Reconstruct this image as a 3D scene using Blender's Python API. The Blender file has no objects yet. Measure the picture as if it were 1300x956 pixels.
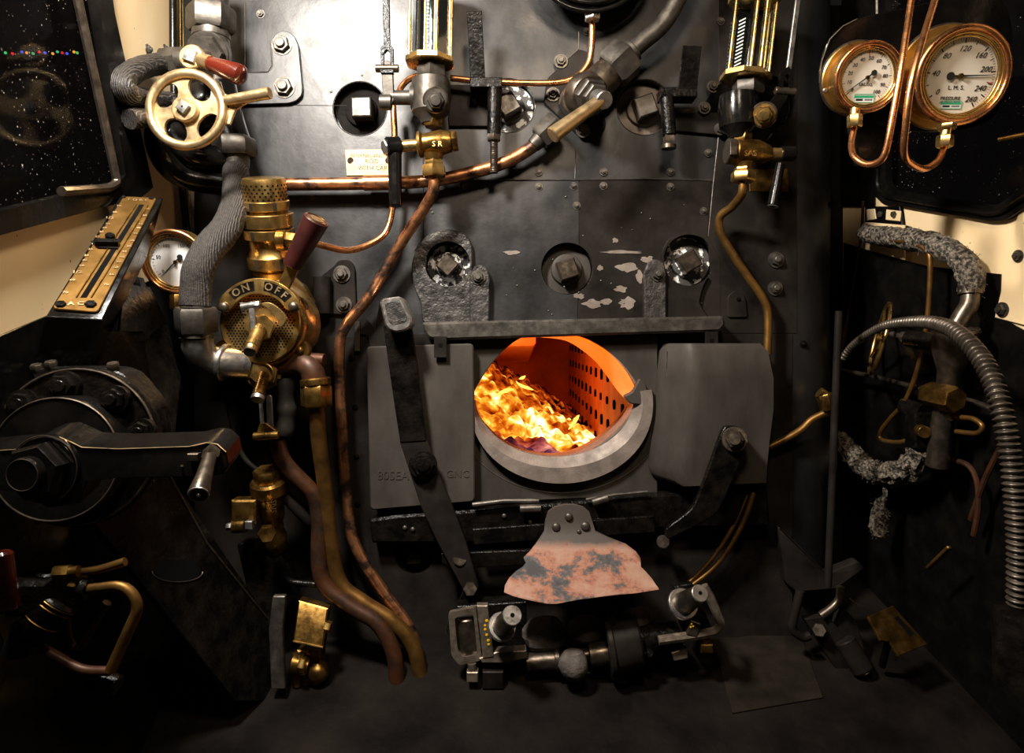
import bpy, bmesh, math, random
from mathutils import Vector, Matrix, noise
random.seed(7)
PI = math.pi
C = bpy.context.scene.collection
SC = bpy.context.scene
# Working frame: the backhead (boiler end plate) leans back and is the plane Y=0,
# the camera stands 1.734 m in front of it.  World tilt is applied at the end.
F = 867.0; D = 1.734
PITCH = math.radians(18); H = 1.25
CAM = Vector((0, -D, 0))
UP = Vector((0, -math.sin(PITCH), math.cos(PITCH)))       # true vertical in the working frame
def V(*a): return Vector(a)
def P(px, py, Y=0.0): k = (D+Y)/F; return Vector(((px-650)*k, Y, (433-py)*k))
def S(l, Y=0.0): return l*(D+Y)/F
def PP(lst, Y=0.0): return [P(a[0], a[1], a[2] if len(a) > 2 else Y) for a in lst]
class Plane:
    def __init__(s, p, n): s.p = p; s.n = n.normalized()
    def hit(s, px, py, f=1.0):
        d = Vector(((px-650)/F, 1, (433-py)/F)); t = (s.p-CAM).dot(s.n)/d.dot(s.n)
        return CAM + d*t*f
FWD = Vector((-.127, 1, .325)); FWD = (FWD-UP*FWD.dot(UP)).normalized()   # cab axis, horizontal
nl = FWD.cross(UP).normalized()
LW = Plane(P(232, 250, .06), nl)      # left cab sheet
RW = Plane(P(1095, 250, .15), nl)     # right cab sheet
if LW.n.x < 0: LW.n = -LW.n           # points into the cab
if RW.n.x > 0: RW.n = -RW.n
FL = Plane(CAM-UP*H, UP)              # footplate
# ---------------------------------------------------------------- geometry
def smooth(pts, k=6, closed=False):
    n = len(pts)
    if n < 3: return list(pts)
    out = []
    rng = n if closed else n-1
    for i in range(rng):
        if closed: p0, p1, p2, p3 = pts[(i-1) % n], pts[i], pts[(i+1) % n], pts[(i+2) % n]
        else: p0, p1, p2, p3 = pts[max(i-1, 0)], pts[i], pts[i+1], pts[min(i+2, n-1)]
        for j in range(k):
            t = j/k; t2 = t*t; t3 = t2*t
            out.append(.5*((2*p1)+(p2-p0)*t+(2*p0-5*p1+4*p2-p3)*t2+(3*p1-p0-3*p2+p3)*t3))
    if not closed: out.append(pts[-1].copy())
    return out
def rounded(pts, r, k=5, closed=False):
    """polyline with its corners rounded at radius about r"""
    n = len(pts); out = []
    for i in range(n):
        if not closed and i in (0, n-1): out.append(pts[i].copy()); continue
        p = pts[i]; a = pts[(i-1) % n]; b = pts[(i+1) % n]
        la, lb = (a-p).length, (b-p).length
        rr = min(r, la*.48, lb*.48)
        s, e = p+(a-p)/la*rr, p+(b-p)/lb*rr
        for j in range(k+1):
            t = j/k; out.append(s*(1-t)**2+p*2*t*(1-t)+e*t*t)
    return out
def basis(d):
    d = d.normalized(); u = Vector((0, 0, 1)) if abs(d.z) < .9 else Vector((1, 0, 0))
    a = d.cross(u).normalized(); b = d.cross(a).normalized(); return a, b
class MB:
    def __init__(s): s.bm = bmesh.new(); s.mi = 0
    def _face(s, vs):
        try: f = s.bm.faces.new(vs); f.material_index = s.mi; return f
        except ValueError: return None
    def loft(s, rings, closed_ring=True, cap=True):
        R = [[s.bm.verts.new(p) for p in r] for r in rings]; n = len(R[0])
        for i in range(len(R)-1):
            for j in range(n if closed_ring else n-1):
                s._face((R[i][j], R[i][(j+1) % n], R[i+1][(j+1) % n], R[i+1][j]))
        if cap and closed_ring:
            s._face(list(reversed(R[0]))); s._face(R[-1])
        return s
    def tube(s, pts, r, n=14, closed=False, wob=0.0):
        m = len(pts); rad = r if callable(r) else (lambda t: r)
        def tan(i):
            if closed: v = pts[(i+1) % m]-pts[(i-1) % m]
            else: v = pts[min(i+1, m-1)]-pts[max(i-1, 0)]
            return v.normalized() if v.length > 1e-9 else Vector((0, 0, 1))
        a, b = basis(tan(0)); rings = []
        for i in range(m):
            t = tan(i); a = (a-t*a.dot(t)).normalized(); b = t.cross(a)
            rr = rad(i/max(m-1, 1))
            rings.append([pts[i]+(a*math.cos(q*2*PI/n)+b*math.sin(q*2*PI/n))*(rr*(1+wob*noise.noise(pts[i]*60+Vector((q, q*2.3, 0))))) for q in range(n)])
        if closed: rings.append(rings[0]); 
        if closed:
            R = [[s.bm.verts.new(p) for p in r_] for r_ in rings[:-1]]; 
            # align the last ring to the first
            for i in range(len(R)):
                A, B = R[i], R[(i+1) % len(R)]; off = 0
                if i == len(R)-1: off = min(range(n), key=lambda o: (A[0].co-B[o].co).length)
                for j in range(n): s._face((A[j], A[(j+1) % n], B[(j+1+off) % n], B[(j+off) % n]))
            return s
        return s.loft(rings)
    def lathe(s, a, d, prof, n=28, ang=0.0, flat=None):
        d = d.normalized(); u, w = basis(d)
        rings = [[a+d*t+(u*math.cos(ang+q*2*PI/n)+w*math.sin(ang+q*2*PI/n))*max(r, 1e-5) for q in range(n)] for t, r in prof]
        return s.loft(rings)
    def cyl(s, a, b, r, r2=None, n=24, ch=0.0):
        r2 = r if r2 is None else r2; L = (b-a).length
        pr = [(0, r), (L, r2)] if ch <= 0 else [(0, r-ch), (ch, r), (L-ch, r2), (L, r2-ch)]
        return s.lathe(a, b-a, pr, n)
    def hexn(s, a, b, r, n=6, ang=0.0):
        """nut / square head along a-b, r across the corners, corners chamfered"""
        L = (b-a).length; c = min(r*.14, L*.3); return s.lathe(a, b-a, [(0, r*.9), (c, r), (L-c, r), (L, r*.88)], n, ang)
    def ball(s, c, r, n=16, sx=1, sy=1, sz=1):
        rings = []
        for i in range(1, n//2):
            th = PI*i/(n//2)
            rings.append([c+Vector((sx*r*math.sin(th)*math.cos(q*2*PI/n), sy*r*math.sin(th)*math.sin(q*2*PI/n), sz*r*math.cos(th))) for q in range(n)])
        return s.loft(rings)
    def torus(s, c, ax, R, r, n=40, m=12, a0=0, a1=None):
        u, w = basis(ax)
        if a1 is None: return s.tube([c+(u*math.cos(i*2*PI/n)+w*math.sin(i*2*PI/n))*R for i in range(n)], r, m, closed=True)
    def prism(s, pts, dep, ch=0.002):
        """front outline (planar), extruded along dep, front edge chamfered"""
        dv = dep.normalized(); n = -dv; k = len(pts)
        nn = Vector((0, 0, 0))
        for i in range(k): nn += (pts[i]-pts[0]).cross(pts[(i+1) % k]-pts[0])
        if nn.dot(n) < 0: pts = list(reversed(pts))
        if ch > 0:
            inn = []
            for i in range(k):
                e1 = pts[i]-pts[i-1]; e2 = pts[(i+1) % k]-pts[i]
                if e1.length < 1e-9 or e2.length < 1e-9: inn.append(pts[i].copy()); continue
                n1 = n.cross(e1.normalized()); n2 = n.cross(e2.normalized())
                den = max(1+n1.dot(n2), .35)
                inn.append(pts[i]+(n1+n2)/den*ch)
            rings = [inn, [p+dv*ch for p in pts], [p+dep for p in pts]]
        else: rings = [pts, [p+dep for p in pts]]
        rings = rings[::-1]
        return s.loft(rings)
    def box(s, c, ax, ay, az, ch=.002):
        """centre, three half-axis vectors"""
        pts = [c-ax-az-ay, c+ax-az-ay, c+ax+az-ay, c-ax+az-ay]
        return s.prism(pts, ay*2, min(ch, ax.length*.4, az.length*.4))
    def bar(s, a, b, w, t, ch=.0015, face=Vector((0, -1, 0)), ends=True):
        """flat bar a-b, width w, thickness t behind its face"""
        d = (b-a).normalized(); sd = face.cross(d).normalized()*w/2; nf = d.cross(sd).normalized()
        if nf.dot(face) < 0: nf = -nf
        if ends:
            pts = []
            for i in range(9): q = PI*i/8; pts.append(b+sd*math.cos(q)+d*math.sin(q)*w/2)
            for i in range(9): q = PI*i/8; pts.append(a-sd*math.cos(q)-d*math.sin(q)*w/2)
        else: pts = [a-sd, a+sd, b+sd, b-sd]
        return s.prism(pts, -nf*t, ch)
    def text(s, st, c, size, right=Vector((1, 0, 0)), up=Vector((0, 0, 1)), ext=0.0004, off=0.0, shear=0.0, sx=1.0):
        cu = bpy.data.curves.new('t', 'FONT'); cu.body = st; cu.size = size; cu.align_x = 'CENTER'; cu.align_y = 'CENTER'
        cu.extrude = ext; cu.offset = off; cu.shear = shear; cu.resolution_u = 2
        o = bpy.data.objects.new('t', cu); C.objects.link(o)
        dg = bpy.context.evaluated_depsgraph_get(); dg.update(); oe = o.evaluated_get(dg); me = oe.to_mesh()
        right = right.normalized(); nrm = right.cross(up).normalized(); up = nrm.cross(right)
        vs = [s.bm.verts.new(c+right*v.co.x*sx+up*v.co.y+nrm*v.co.z) for v in me.vertices]
        for p in me.polygons: s._face([vs[i] for i in p.vertices])
        oe.to_mesh_clear(); bpy.data.objects.remove(o); bpy.data.curves.remove(cu); return s
    def mesh(s, name, sharp=38):
        bmesh.ops.recalc_face_normals(s.bm, faces=s.bm.faces)
        me = bpy.data.meshes.new(name); s.bm.to_mesh(me); s.bm.free()
        me.polygons.foreach_set('use_smooth', [True]*len(me.polygons)); me.set_sharp_from_angle(angle=math.radians(sharp))
        return me
ORG = {}
def link(name, me, mats, parent):
    for m in (mats if isinstance(mats, (list, tuple)) else [mats]): me.materials.append(m)
    o = bpy.data.objects.new(name, me); C.objects.link(o)
    if parent is not None:
        org = ORG[parent.name]; me.transform(Matrix.Translation(-org)); o.parent = parent; ORG[o.name] = org
    else:
        xs = [v.co for v in me.vertices]
        lo = [min(v[i] for v in xs) for i in range(3)]; hi = [max(v[i] for v in xs) for i in range(3)]
        org = Vector(((lo[0]+hi[0])/2, (lo[1]+hi[1])/2, lo[2]))
        me.transform(Matrix.Translation(-org)); o.location = org; ORG[o.name] = org
    return o
def part(name, mb, mats, parent, sharp=38, label=None):
    o = link(name, mb.mesh(name, sharp), mats, parent)
    if label: o['label'] = label
    return o
def islands(mb):
    """split a builder into one builder per loose piece"""
    bm = mb.bm; bm.verts.ensure_lookup_table(); seen = set(); out = []
    for v in bm.verts:
        if v in seen: continue
        st = [v]; grp = []; seen.add(v)
        while st:
            w = st.pop(); grp.append(w)
            for e in w.link_edges:
                o = e.other_vert(w)
                if o not in seen: seen.add(o); st.append(o)
        q = MB(); mp = {g: q.bm.verts.new(g.co) for g in grp}; fs = set(f for g in grp for f in g.link_faces)
        for f in fs: nf = q.bm.faces.new([mp[x] for x in f.verts]); nf.material_index = f.material_index
        out.append(q)
    return out
def parts(name, mb, mats, parent, label=None):
    return [part(name, q, mats, parent, label=label) for q in islands(mb)]
def thing(name, label, cat, loc, group=None):
    o = bpy.data.objects.new(name, None); o.empty_display_size = .05; C.objects.link(o); o.location = loc; ORG[o.name] = Vector(loc)
    tag(o, label, cat, group); return o
def tag(o, label, cat, group=None, kind=None):
    o['label'] = label; o['category'] = cat
    if group: o['group'] = group
    if kind: o['kind'] = kind
    return o
def struct(name, mb, mats, parent=None, sharp=38):
    o = link(name, mb.mesh(name, sharp), mats, parent)
    if parent is None: o['kind'] = 'structure'
    return o
def inst(o, pos, parent, rot=None, scale=1.0, name=None):
    """copy of a shared-mesh part put at pos under parent"""
    c = o.copy(); C.objects.link(c); c.parent = parent; c.location = pos-ORG[parent.name]
    if rot: c.rotation_euler = rot
    c.scale = (scale,)*3; ORG[c.name] = ORG[parent.name]; return c
def boolean(me, cutters):
    """cut closed meshes (list of MB) out of me, returns a new mesh"""
    o = bpy.data.objects.new('b', me); C.objects.link(o); cs = []
    for i, k in enumerate(cutters):
        km = k.mesh('k'); ko = bpy.data.objects.new('k', km); C.objects.link(ko); cs.append(ko)
        md = o.modifiers.new('b', 'BOOLEAN'); md.operation = 'DIFFERENCE'; md.object = ko; md.solver = 'EXACT'
    dg = bpy.context.evaluated_depsgraph_get(); dg.update()
    out = bpy.data.meshes.new_from_object(o.evaluated_get(dg))
    for k in cs: bpy.data.objects.remove(k)
    bpy.data.objects.remove(o)
    out.materials.clear()
    out.polygons.foreach_set('use_smooth', [True]*len(out.polygons)); out.set_sharp_from_angle(angle=math.radians(30))
    return out
# ---------------------------------------------------------------- materials
def newmat(name):
    m = bpy.data.materials.new(name); m.use_nodes = True; nt = m.node_tree; nt.nodes.clear()
    out = nt.nodes.new('ShaderNodeOutputMaterial'); b = nt.nodes.new('ShaderNodeBsdfPrincipled')
    nt.links.new(b.outputs[0], out.inputs[0]); return m, nt, b, out
def nn(nt, t, **kw):
    n = nt.nodes.new(t)
    for k, v in kw.items():
        if k in n.inputs: n.inputs[k].default_value = v
        else: setattr(n, k, v)
    return n
def tex(nt, kind='NOISE', scale=10, detail=4, rough=.6, stretch=None, seed=0.0, dist=0.0):
    tc = nt.nodes.new('ShaderNodeTexCoord'); mp = nt.nodes.new('ShaderNodeMapping'); nt.links.new(tc.outputs['Object'], mp.inputs[0])
    mp.inputs['Location'].default_value = (seed, seed*1.7, seed*.6)
    if stretch: mp.inputs['Scale'].default_value = stretch
    if kind == 'NOISE':
        n = nn(nt, 'ShaderNodeTexNoise', Scale=scale, Detail=detail, Roughness=rough, Distortion=dist); nt.links.new(mp.outputs[0], n.inputs['Vector']); return n.outputs['Fac']
    if kind == 'VORONOI':
        n = nn(nt, 'ShaderNodeTexVoronoi', Scale=scale); nt.links.new(mp.outputs[0], n.inputs['Vector']); return n.outputs['Distance']
    if kind == 'WAVE':
        n = nn(nt, 'ShaderNodeTexWave', Scale=scale, Distortion=dist, Detail=detail); nt.links.new(mp.outputs[0], n.inputs['Vector']); return n.outputs['Fac']
def ramp(nt, src, stops, interp='LINEAR'):
    r = nt.nodes.new('ShaderNodeValToRGB'); r.color_ramp.interpolation = interp; e = r.color_ramp.elements
    while len(e) < len(stops): e.new(.5)
    for i, (p, c) in enumerate(stops):
        e[i].position = p; e[i].color = (c if len(c) == 4 else (*c, 1)) if isinstance(c, tuple) else (c, c, c, 1)
    nt.links.new(src, r.inputs[0]); return r.outputs[0]
def bumpn(nt, b, src, strength, dist=.002):
    n = nn(nt, 'ShaderNodeBump', Strength=strength, Distance=dist); nt.links.new(src, n.inputs['Height'])
    nt.links.new(n.outputs[0], b.inputs['Normal']); return n
def mk(name, c1, c2, metal=0.0, r=(.3, .5), sc=14, th=(.42, .62), bump=.2, bsc=60, bd=.001, coat=0.0, stretch=None, spec=.5, det=5, metal2=None):
    m, nt, b, out = newmat(name)
    f = tex(nt, scale=sc, detail=det, stretch=stretch, seed=random.random()*9)
    nt.links.new(ramp(nt, f, [(th[0], c1), (th[1], c2)]), b.inputs['Base Color'])
    f2 = tex(nt, scale=sc*1.7, detail=4, seed=random.random()*9)
    nt.links.new(ramp(nt, f2, [(.35, r[0]), (.68, r[1])]), b.inputs['Roughness'])
    b.inputs['Metallic'].default_value = metal
    if metal2 is not None: nt.links.new(ramp(nt, f, [(th[0], metal), (th[1], metal2)]), b.inputs['Metallic'])
    b.inputs['Specular IOR Level'].default_value = spec
    b.inputs['Coat Weight'].default_value = coat; b.inputs['Coat Roughness'].default_value = .12
    if bump > 0: bumpn(nt, b, tex(nt, scale=bsc, detail=4, seed=random.random()*9), bump, bd)
    return m
M = {}
M['plate'] = mk('blackened_steel_plate', (.026, .026, .0265), (.074, .072, .070), .85, (.34, .52), 5, (.3, .75), .35, 16, .0025, stretch=(1.6, 1, .7))
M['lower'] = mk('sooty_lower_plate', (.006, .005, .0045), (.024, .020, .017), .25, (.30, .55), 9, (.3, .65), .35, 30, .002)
M['door'] = mk('heat_dulled_door_steel', (.040, .034, .029), (.072, .062, .052), .35, (.45, .62), 7, (.35, .7), .3, 60, .0012, stretch=(1.5, 1, .6))
M['rim'] = mk('burnt_grey_rim', (.15, .12, .10), (.25, .205, .17), .25, (.5, .7), 22, (.35, .7), .5, 90, .0015)
M['cast'] = mk('rough_black_casting', (.022, .020, .019), (.085, .077, .07), .55, (.32, .58), 30, (.35, .68), .9, 75, .004)
M['black'] = mk('black_gloss_paint', (.0030, .0027, .0026), (.007, .006, .005), 0, (.12, .26), 20, (.4, .7), .4, 40, .0014)
M['oily'] = mk('oily_black_iron', (.0025, .0021, .0019), (.010, .008, .0062), .12, (.16, .36), 26, (.4, .7), .75, 85, .0030)
M['soot'] = mk('matt_soot_black', (.005, .0045, .004), (.012, .010, .009), 0, (.5, .75), 12, (.4, .7), .5, 60, .002)
M['iron'] = mk('grey_worn_iron', (.060, .053, .045), (.15, .133, .113), .75, (.36, .55), 30, (.35, .7), .4, 90, .0012)
M['steel'] = mk('bright_worn_steel', (.42, .40, .37), (.60, .57, .53), .95, (.26, .42), 40, (.35, .7), .2, 120, .0006)
M['dsteel'] = mk('dark_bronze_steel', (.07, .055, .042), (.17, .135, .10), .85, (.28, .45), 40, (.35, .7), .35, 80, .001)
M['brass'] = mk('aged_brass', (.50, .30, .085), (.66, .43, .15), .97, (.25, .40), 24, (.35, .7), .15, 90, .0006)
M['pale'] = mk('pale_polished_bronze', (.72, .50, .25), (.80, .60, .33), .93, (.27, .42), 30, (.35, .7), .15, 110, .0005)
M['gold'] = mk('golden_brass_trim', (.74, .48, .17), (.80, .55, .22), .97, (.24, .34), 24, (.35, .7), .04, 90, .0003)
M['dbrass'] = mk('oily_dark_brass', (.13, .068, .016), (.34, .19, .046), .92, (.24, .45), 30, (.38, .68), .3, 80, .001)
M['copper'] = mk('polished_copper', (.80, .36, .15), (.72, .31, .125), .97, (.22, .36), 20, (.4, .7), .1, 60, .0006)
M['tcopper'] = mk('tarnished_copper', (.62, .27, .12), (.11, .07, .055), .92, (.25, .42), 26, (.46, .6), .25, 60, .0008)
M['dcopper'] = mk('dull_brown_copper', (.24, .12, .028), (.12, .062, .018), .8, (.38, .52), 22, (.38, .66), .2, 60, .0008)
M['redcop'] = mk('reddish_dark_copper', (.085, .030, .011), (.03, .017, .011), .5, (.42, .6), 26, (.38, .66), .2, 60, .0008)
M['wood'] = mk('dark_red_varnished_wood', (.085, .010, .004), (.035, .005, .003), 0, (.2, .32), 10, (.4, .7), .1, 40, .0004, coat=.6, stretch=(1, 1, 1))
M['leather'] = mk('worn_maroon_grip', (.045, .009, .007), (.022, .005, .005), 0, (.3, .45), 20, (.4, .7), .2, 60, .0005)
M['dial'] = mk('cream_dial_enamel', (.82, .77, .66), (.74, .64, .46), 0, (.35, .5), 9, (.5, .75), 0)
M['white'] = mk('white_dial_enamel', (.85, .85, .84), (.80, .80, .78), 0, (.35, .5), 9, (.5, .75), 0)
M['ink'] = mk('black_ink', (.012, .012, .012), (.02, .02, .02), 0, (.5, .6), 9, (.5, .75), 0)
M['hole'] = mk('black_recess', (.004, .004, .004), (.006, .006, .006), 0, (.8, .9), 9, (.5, .75), 0, spec=.1)
M['red'] = mk('red_paint', (.5, .02, .015), (.4, .02, .015), 0, (.4, .5), 9, (.5, .75), 0)
M['green'] = mk('green_sticker_ink', (.03, .42, .2), (.04, .5, .25), 0, (.4, .5), 9, (.5, .75), 0)
M['lime'] = mk('flaky_white_limescale', (.02, .018, .016), (.75, .74, .70), 0, (.6, .8), 60, (.50, .55), .9, 90, .002)
M['lime2'] = mk('patchy_white_limescale', (.05, .045, .04), (.78, .77, .73), 0, (.6, .8), 42, (.54, .57), .9, 90, .002)
M['coal'] = mk('dull_black_coal', (.075, .063, .056), (.14, .12, .105), 0, (.45, .7), 40, (.4, .7), .9, 60, .004)
M['yellow'] = mk('yellow_paint_dabs', (.8, .45, .01), (.7, .4, .01), 0, (.4, .5), 9, (.5, .75), 0)
M['jelly'] = mk('oily_flagged_floor_plate', (.014, .011, .009), (.035, .028, .021), .3, (.4, .6), 9, (.35, .7), .6, 50, .003)

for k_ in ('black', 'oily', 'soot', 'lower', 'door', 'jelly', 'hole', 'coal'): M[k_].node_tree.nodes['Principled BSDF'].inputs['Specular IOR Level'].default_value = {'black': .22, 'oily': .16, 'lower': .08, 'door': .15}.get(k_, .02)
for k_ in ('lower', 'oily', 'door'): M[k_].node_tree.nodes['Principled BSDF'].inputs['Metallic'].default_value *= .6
M['scale'] = mk('brown_tarnished_brass', (.15, .078, .018), (.24, .13, .034), .9, (.36, .5), 18, (.35, .7), .15, 80, .0005)
M['plaque'] = mk('pale_brass_plaque', (.50, .36, .20), (.40, .27, .13), .45, (.5, .6), 30, (.35, .7), .05, 90, .0003)
M['gun'] = mk('dull_gunmetal_steel', (.045, .039, .032), (.10, .088, .073), .7, (.36, .55), 30, (.35, .7), .4, 90, .0012)
M['worn'] = mk('worn_brown_steel', (.12, .095, .07), (.26, .21, .16), .6, (.36, .55), 50, (.35, .7), .5, 90, .0012)
M['hosem'] = mk('ribbed_hose_metal', (.07, .055, .042), (.13, .105, .08), .6, (.3, .45), 30, (.4, .7), .1, 60, .0005)
def mat_floor():
    m, nt, b, out = newmat('chequer_floor_steel')
    f = tex(nt, scale=7, detail=6)
    nt.links.new(ramp(nt, f, [(.35, (.004, .0032, .0028)), (.7, (.014, .011, .009))]), b.inputs['Base Color'])
    b.inputs['Metallic'].default_value = 0; b.inputs['Specular IOR Level'].default_value = .05; b.inputs['Roughness'].default_value = .6
    w1 = tex(nt, 'NOISE', 9); w2 = tex(nt, 'NOISE', 60)
    mx = nn(nt, 'ShaderNodeMath', operation='ADD'); nt.links.new(w1, mx.inputs[0]); nt.links.new(w2, mx.inputs[1])
    bumpn(nt, b, mx.outputs[0], .5, .003); return m
M['floor'] = mat_floor()
def mat_cream(name, c=(.86, .70, .43), c2=(.78, .60, .34)):
    m, nt, b, out = newmat(name)
    f = tex(nt, scale=4, detail=5, stretch=(1, 1, .35)); base = ramp(nt, f, [(.35, c), (.7, c2)])
    sp = tex(nt, scale=55, detail=2, seed=3); sp2 = ramp(nt, sp, [(.24, 1.0), (.26, 0.0)])
    mx = nt.nodes.new('ShaderNodeMix'); mx.data_type = 'RGBA'; nt.links.new(sp2, mx.inputs[0]); nt.links.new(base, mx.inputs[6]); mx.inputs[7].default_value = (.05, .03, .02, 1)
    nt.links.new(mx.outputs[2], b.inputs['Base Color']); b.inputs['Roughness'].default_value = .42
    bumpn(nt, b, tex(nt, scale=14, detail=5), .3, .002); return m
M['cream'] = mat_cream('cream_cab_paint', (.88, .68, .40), (.82, .60, .32))
def mat_weave(name, c1, c2, sc=190, rough=.7, metal=0.0, bd=.003, spark=0.0):
    m, nt, b, out = newmat(name)
    w1 = tex(nt, 'WAVE', sc*.45, 1, dist=2.5, stretch=(1, .3, 1.25)); w3 = tex(nt, 'WAVE', sc*.45, 1, dist=2.5, stretch=(1, .3, -1.25)); w2 = tex(nt, scale=sc*.6, detail=4, rough=.7)
    mm = nn(nt, 'ShaderNodeMath', operation='MULTIPLY'); nt.links.new(w1, mm.inputs[0]); nt.links.new(w3, mm.inputs[1])
    mu = nn(nt, 'ShaderNodeMath', operation='MULTIPLY_ADD'); nt.links.new(mm.outputs[0], mu.inputs[0]); mu.inputs[1].default_value = .5; nt.links.new(w2, mu.inputs[2])
    nt.links.new(ramp(nt, mu.outputs[0], [(.45, c1), (.95, c2)]), b.inputs['Base Color']); b.inputs['Roughness'].default_value = rough
    b.inputs['Metallic'].default_value = metal; bumpn(nt, b, mu.outputs[0], .9, bd); return m
M['weave'] = mat_weave('grey_woven_lagging', (.010, .008, .0065), (.060, .049, .040))
M['weaved'] = mat_weave('dark_woven_lagging', (.006, .005, .0045), (.06, .05, .042), 170, .5)
M['braid'] = mat_weave('frayed_silvery_lagging', (.02, .016, .012), (.30, .25, .19), 300, .45, .3, .006)
M['braid'] = mk('frayed_silvery_lagging', (.015, .012, .009), (.34, .28, .21), .25, (.4, .6), 130, (.42, .66), 1.0, 200, .004)
def mat_rust():
    m, nt, b, out = newmat('scorched_rusty_plate')
    f = tex(nt, scale=13, detail=9, rough=.72, seed=2.3, dist=.15)
    base = ramp(nt, f, [(.36, (.035, .033, .032)), (.43, (.08, .073, .069)), (.46, (.26, .095, .05)), (.51, (.29, .145, .095)), (.70, (.36, .24, .17))]); base_ramp = base.node
    tc = nt.nodes.new('ShaderNodeTexCoord'); sp = nt.nodes.new('ShaderNodeSeparateXYZ'); nt.links.new(tc.outputs['Object'], sp.inputs[0])
    g = ramp(nt, sp.outputs[2], [(.02, 0.0), (.05, .055), (.062, .055), (.085, -.02)])
    g0 = nn(nt, 'ShaderNodeMath', operation='SUBTRACT'); nt.links.new(f, g0.inputs[0]); nt.links.new(g, g0.inputs[1]); nt.links.new(g0.outputs[0], base_ramp.inputs[0])
    # scale from oxide to clean steel towards the lug (the plate's cool end)
    mr = nn(nt, 'ShaderNodeMapRange'); nt.links.new(sp.outputs[2], mr.inputs[0]); mr.inputs[1].default_value = .080; mr.inputs[2].default_value = .125
    ad = nn(nt, 'ShaderNodeMath', operation='MULTIPLY_ADD'); nt.links.new(f, ad.inputs[0]); ad.inputs[1].default_value = .8; nt.links.new(mr.outputs[0], ad.inputs[2])
    k = ramp(nt, ad.outputs[0], [(.5, 0.0), (.85, 1.0)])
    mx = nt.nodes.new('ShaderNodeMix'); mx.data_type = 'RGBA'; nt.links.new(k, mx.inputs[0]); nt.links.new(base, mx.inputs[6]); mx.inputs[7].default_value = (.055, .043, .034, 1)
    nt.links.new(mx.outputs[2], b.inputs['Base Color']); b.inputs['Roughness'].default_value = .7; b.inputs['Metallic'].default_value = 0
    bumpn(nt, b, f, .5, .003); return m
M['rust'] = mat_rust()
def mat_glass(name, refl=.12, speck=0.0, tint=(.9, .95, .95)):
    m = bpy.data.materials.new(name); m.use_nodes = True; nt = m.node_tree; nt.nodes.clear()
    out = nt.nodes.new('ShaderNodeOutputMaterial'); tr = nt.nodes.new('ShaderNodeBsdfTransparent'); tr.inputs[0].default_value = (*tint, 1)
    gl = nn(nt, 'ShaderNodeBsdfGlossy', Roughness=.06); mx = nt.nodes.new('ShaderNodeMixShader'); mx.inputs[0].default_value = refl
    nt.links.new(tr.outputs[0], mx.inputs[1]); nt.links.new(gl.outputs[0], mx.inputs[2]); last = mx.outputs[0]
    if speck:
        df = nt.nodes.new('ShaderNodeBsdfDiffuse'); df.inputs[0].default_value = (.55, .5, .45, 1)
        n = tex(nt, scale=190, detail=1.5, rough=.5); s = ramp(nt, n, [(.735, 0.0), (.76, 1.0)]); m2 = nt.nodes.new('ShaderNodeMixShader')
        nt.links.new(s, m2.inputs[0]); nt.links.new(last, m2.inputs[1]); nt.links.new(df.outputs[0], m2.inputs[2]); last = m2.outputs[0]
        d2 = nt.nodes.new('ShaderNodeBsdfDiffuse'); d2.inputs[0].default_value = (.2, .13, .1, 1); m3 = nt.nodes.new('ShaderNodeMixShader'); m3.inputs[0].default_value = speck
        nt.links.new(last, m3.inputs[1]); nt.links.new(d2.outputs[0], m3.inputs[2]); last = m3.outputs[0]
    nt.links.new(last, out.inputs[0]); return m
M['glass'] = mat_glass('clear_gauge_glass')
M['pane'] = mat_glass('dusty_night_window_glass', .006, .003, (.5, .5, .5))
def mat_emit(name, col, st):
    m = bpy.data.materials.new(name); m.use_nodes = True; nt = m.node_tree; nt.nodes.clear()
    out = nt.nodes.new('ShaderNodeOutputMaterial'); e = nt.nodes.new('ShaderNodeEmission'); e.inputs[0].default_value = (*col, 1); e.inputs[1].default_value = st
    nt.links.new(e.outputs[0], out.inputs[0]); return m
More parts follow.
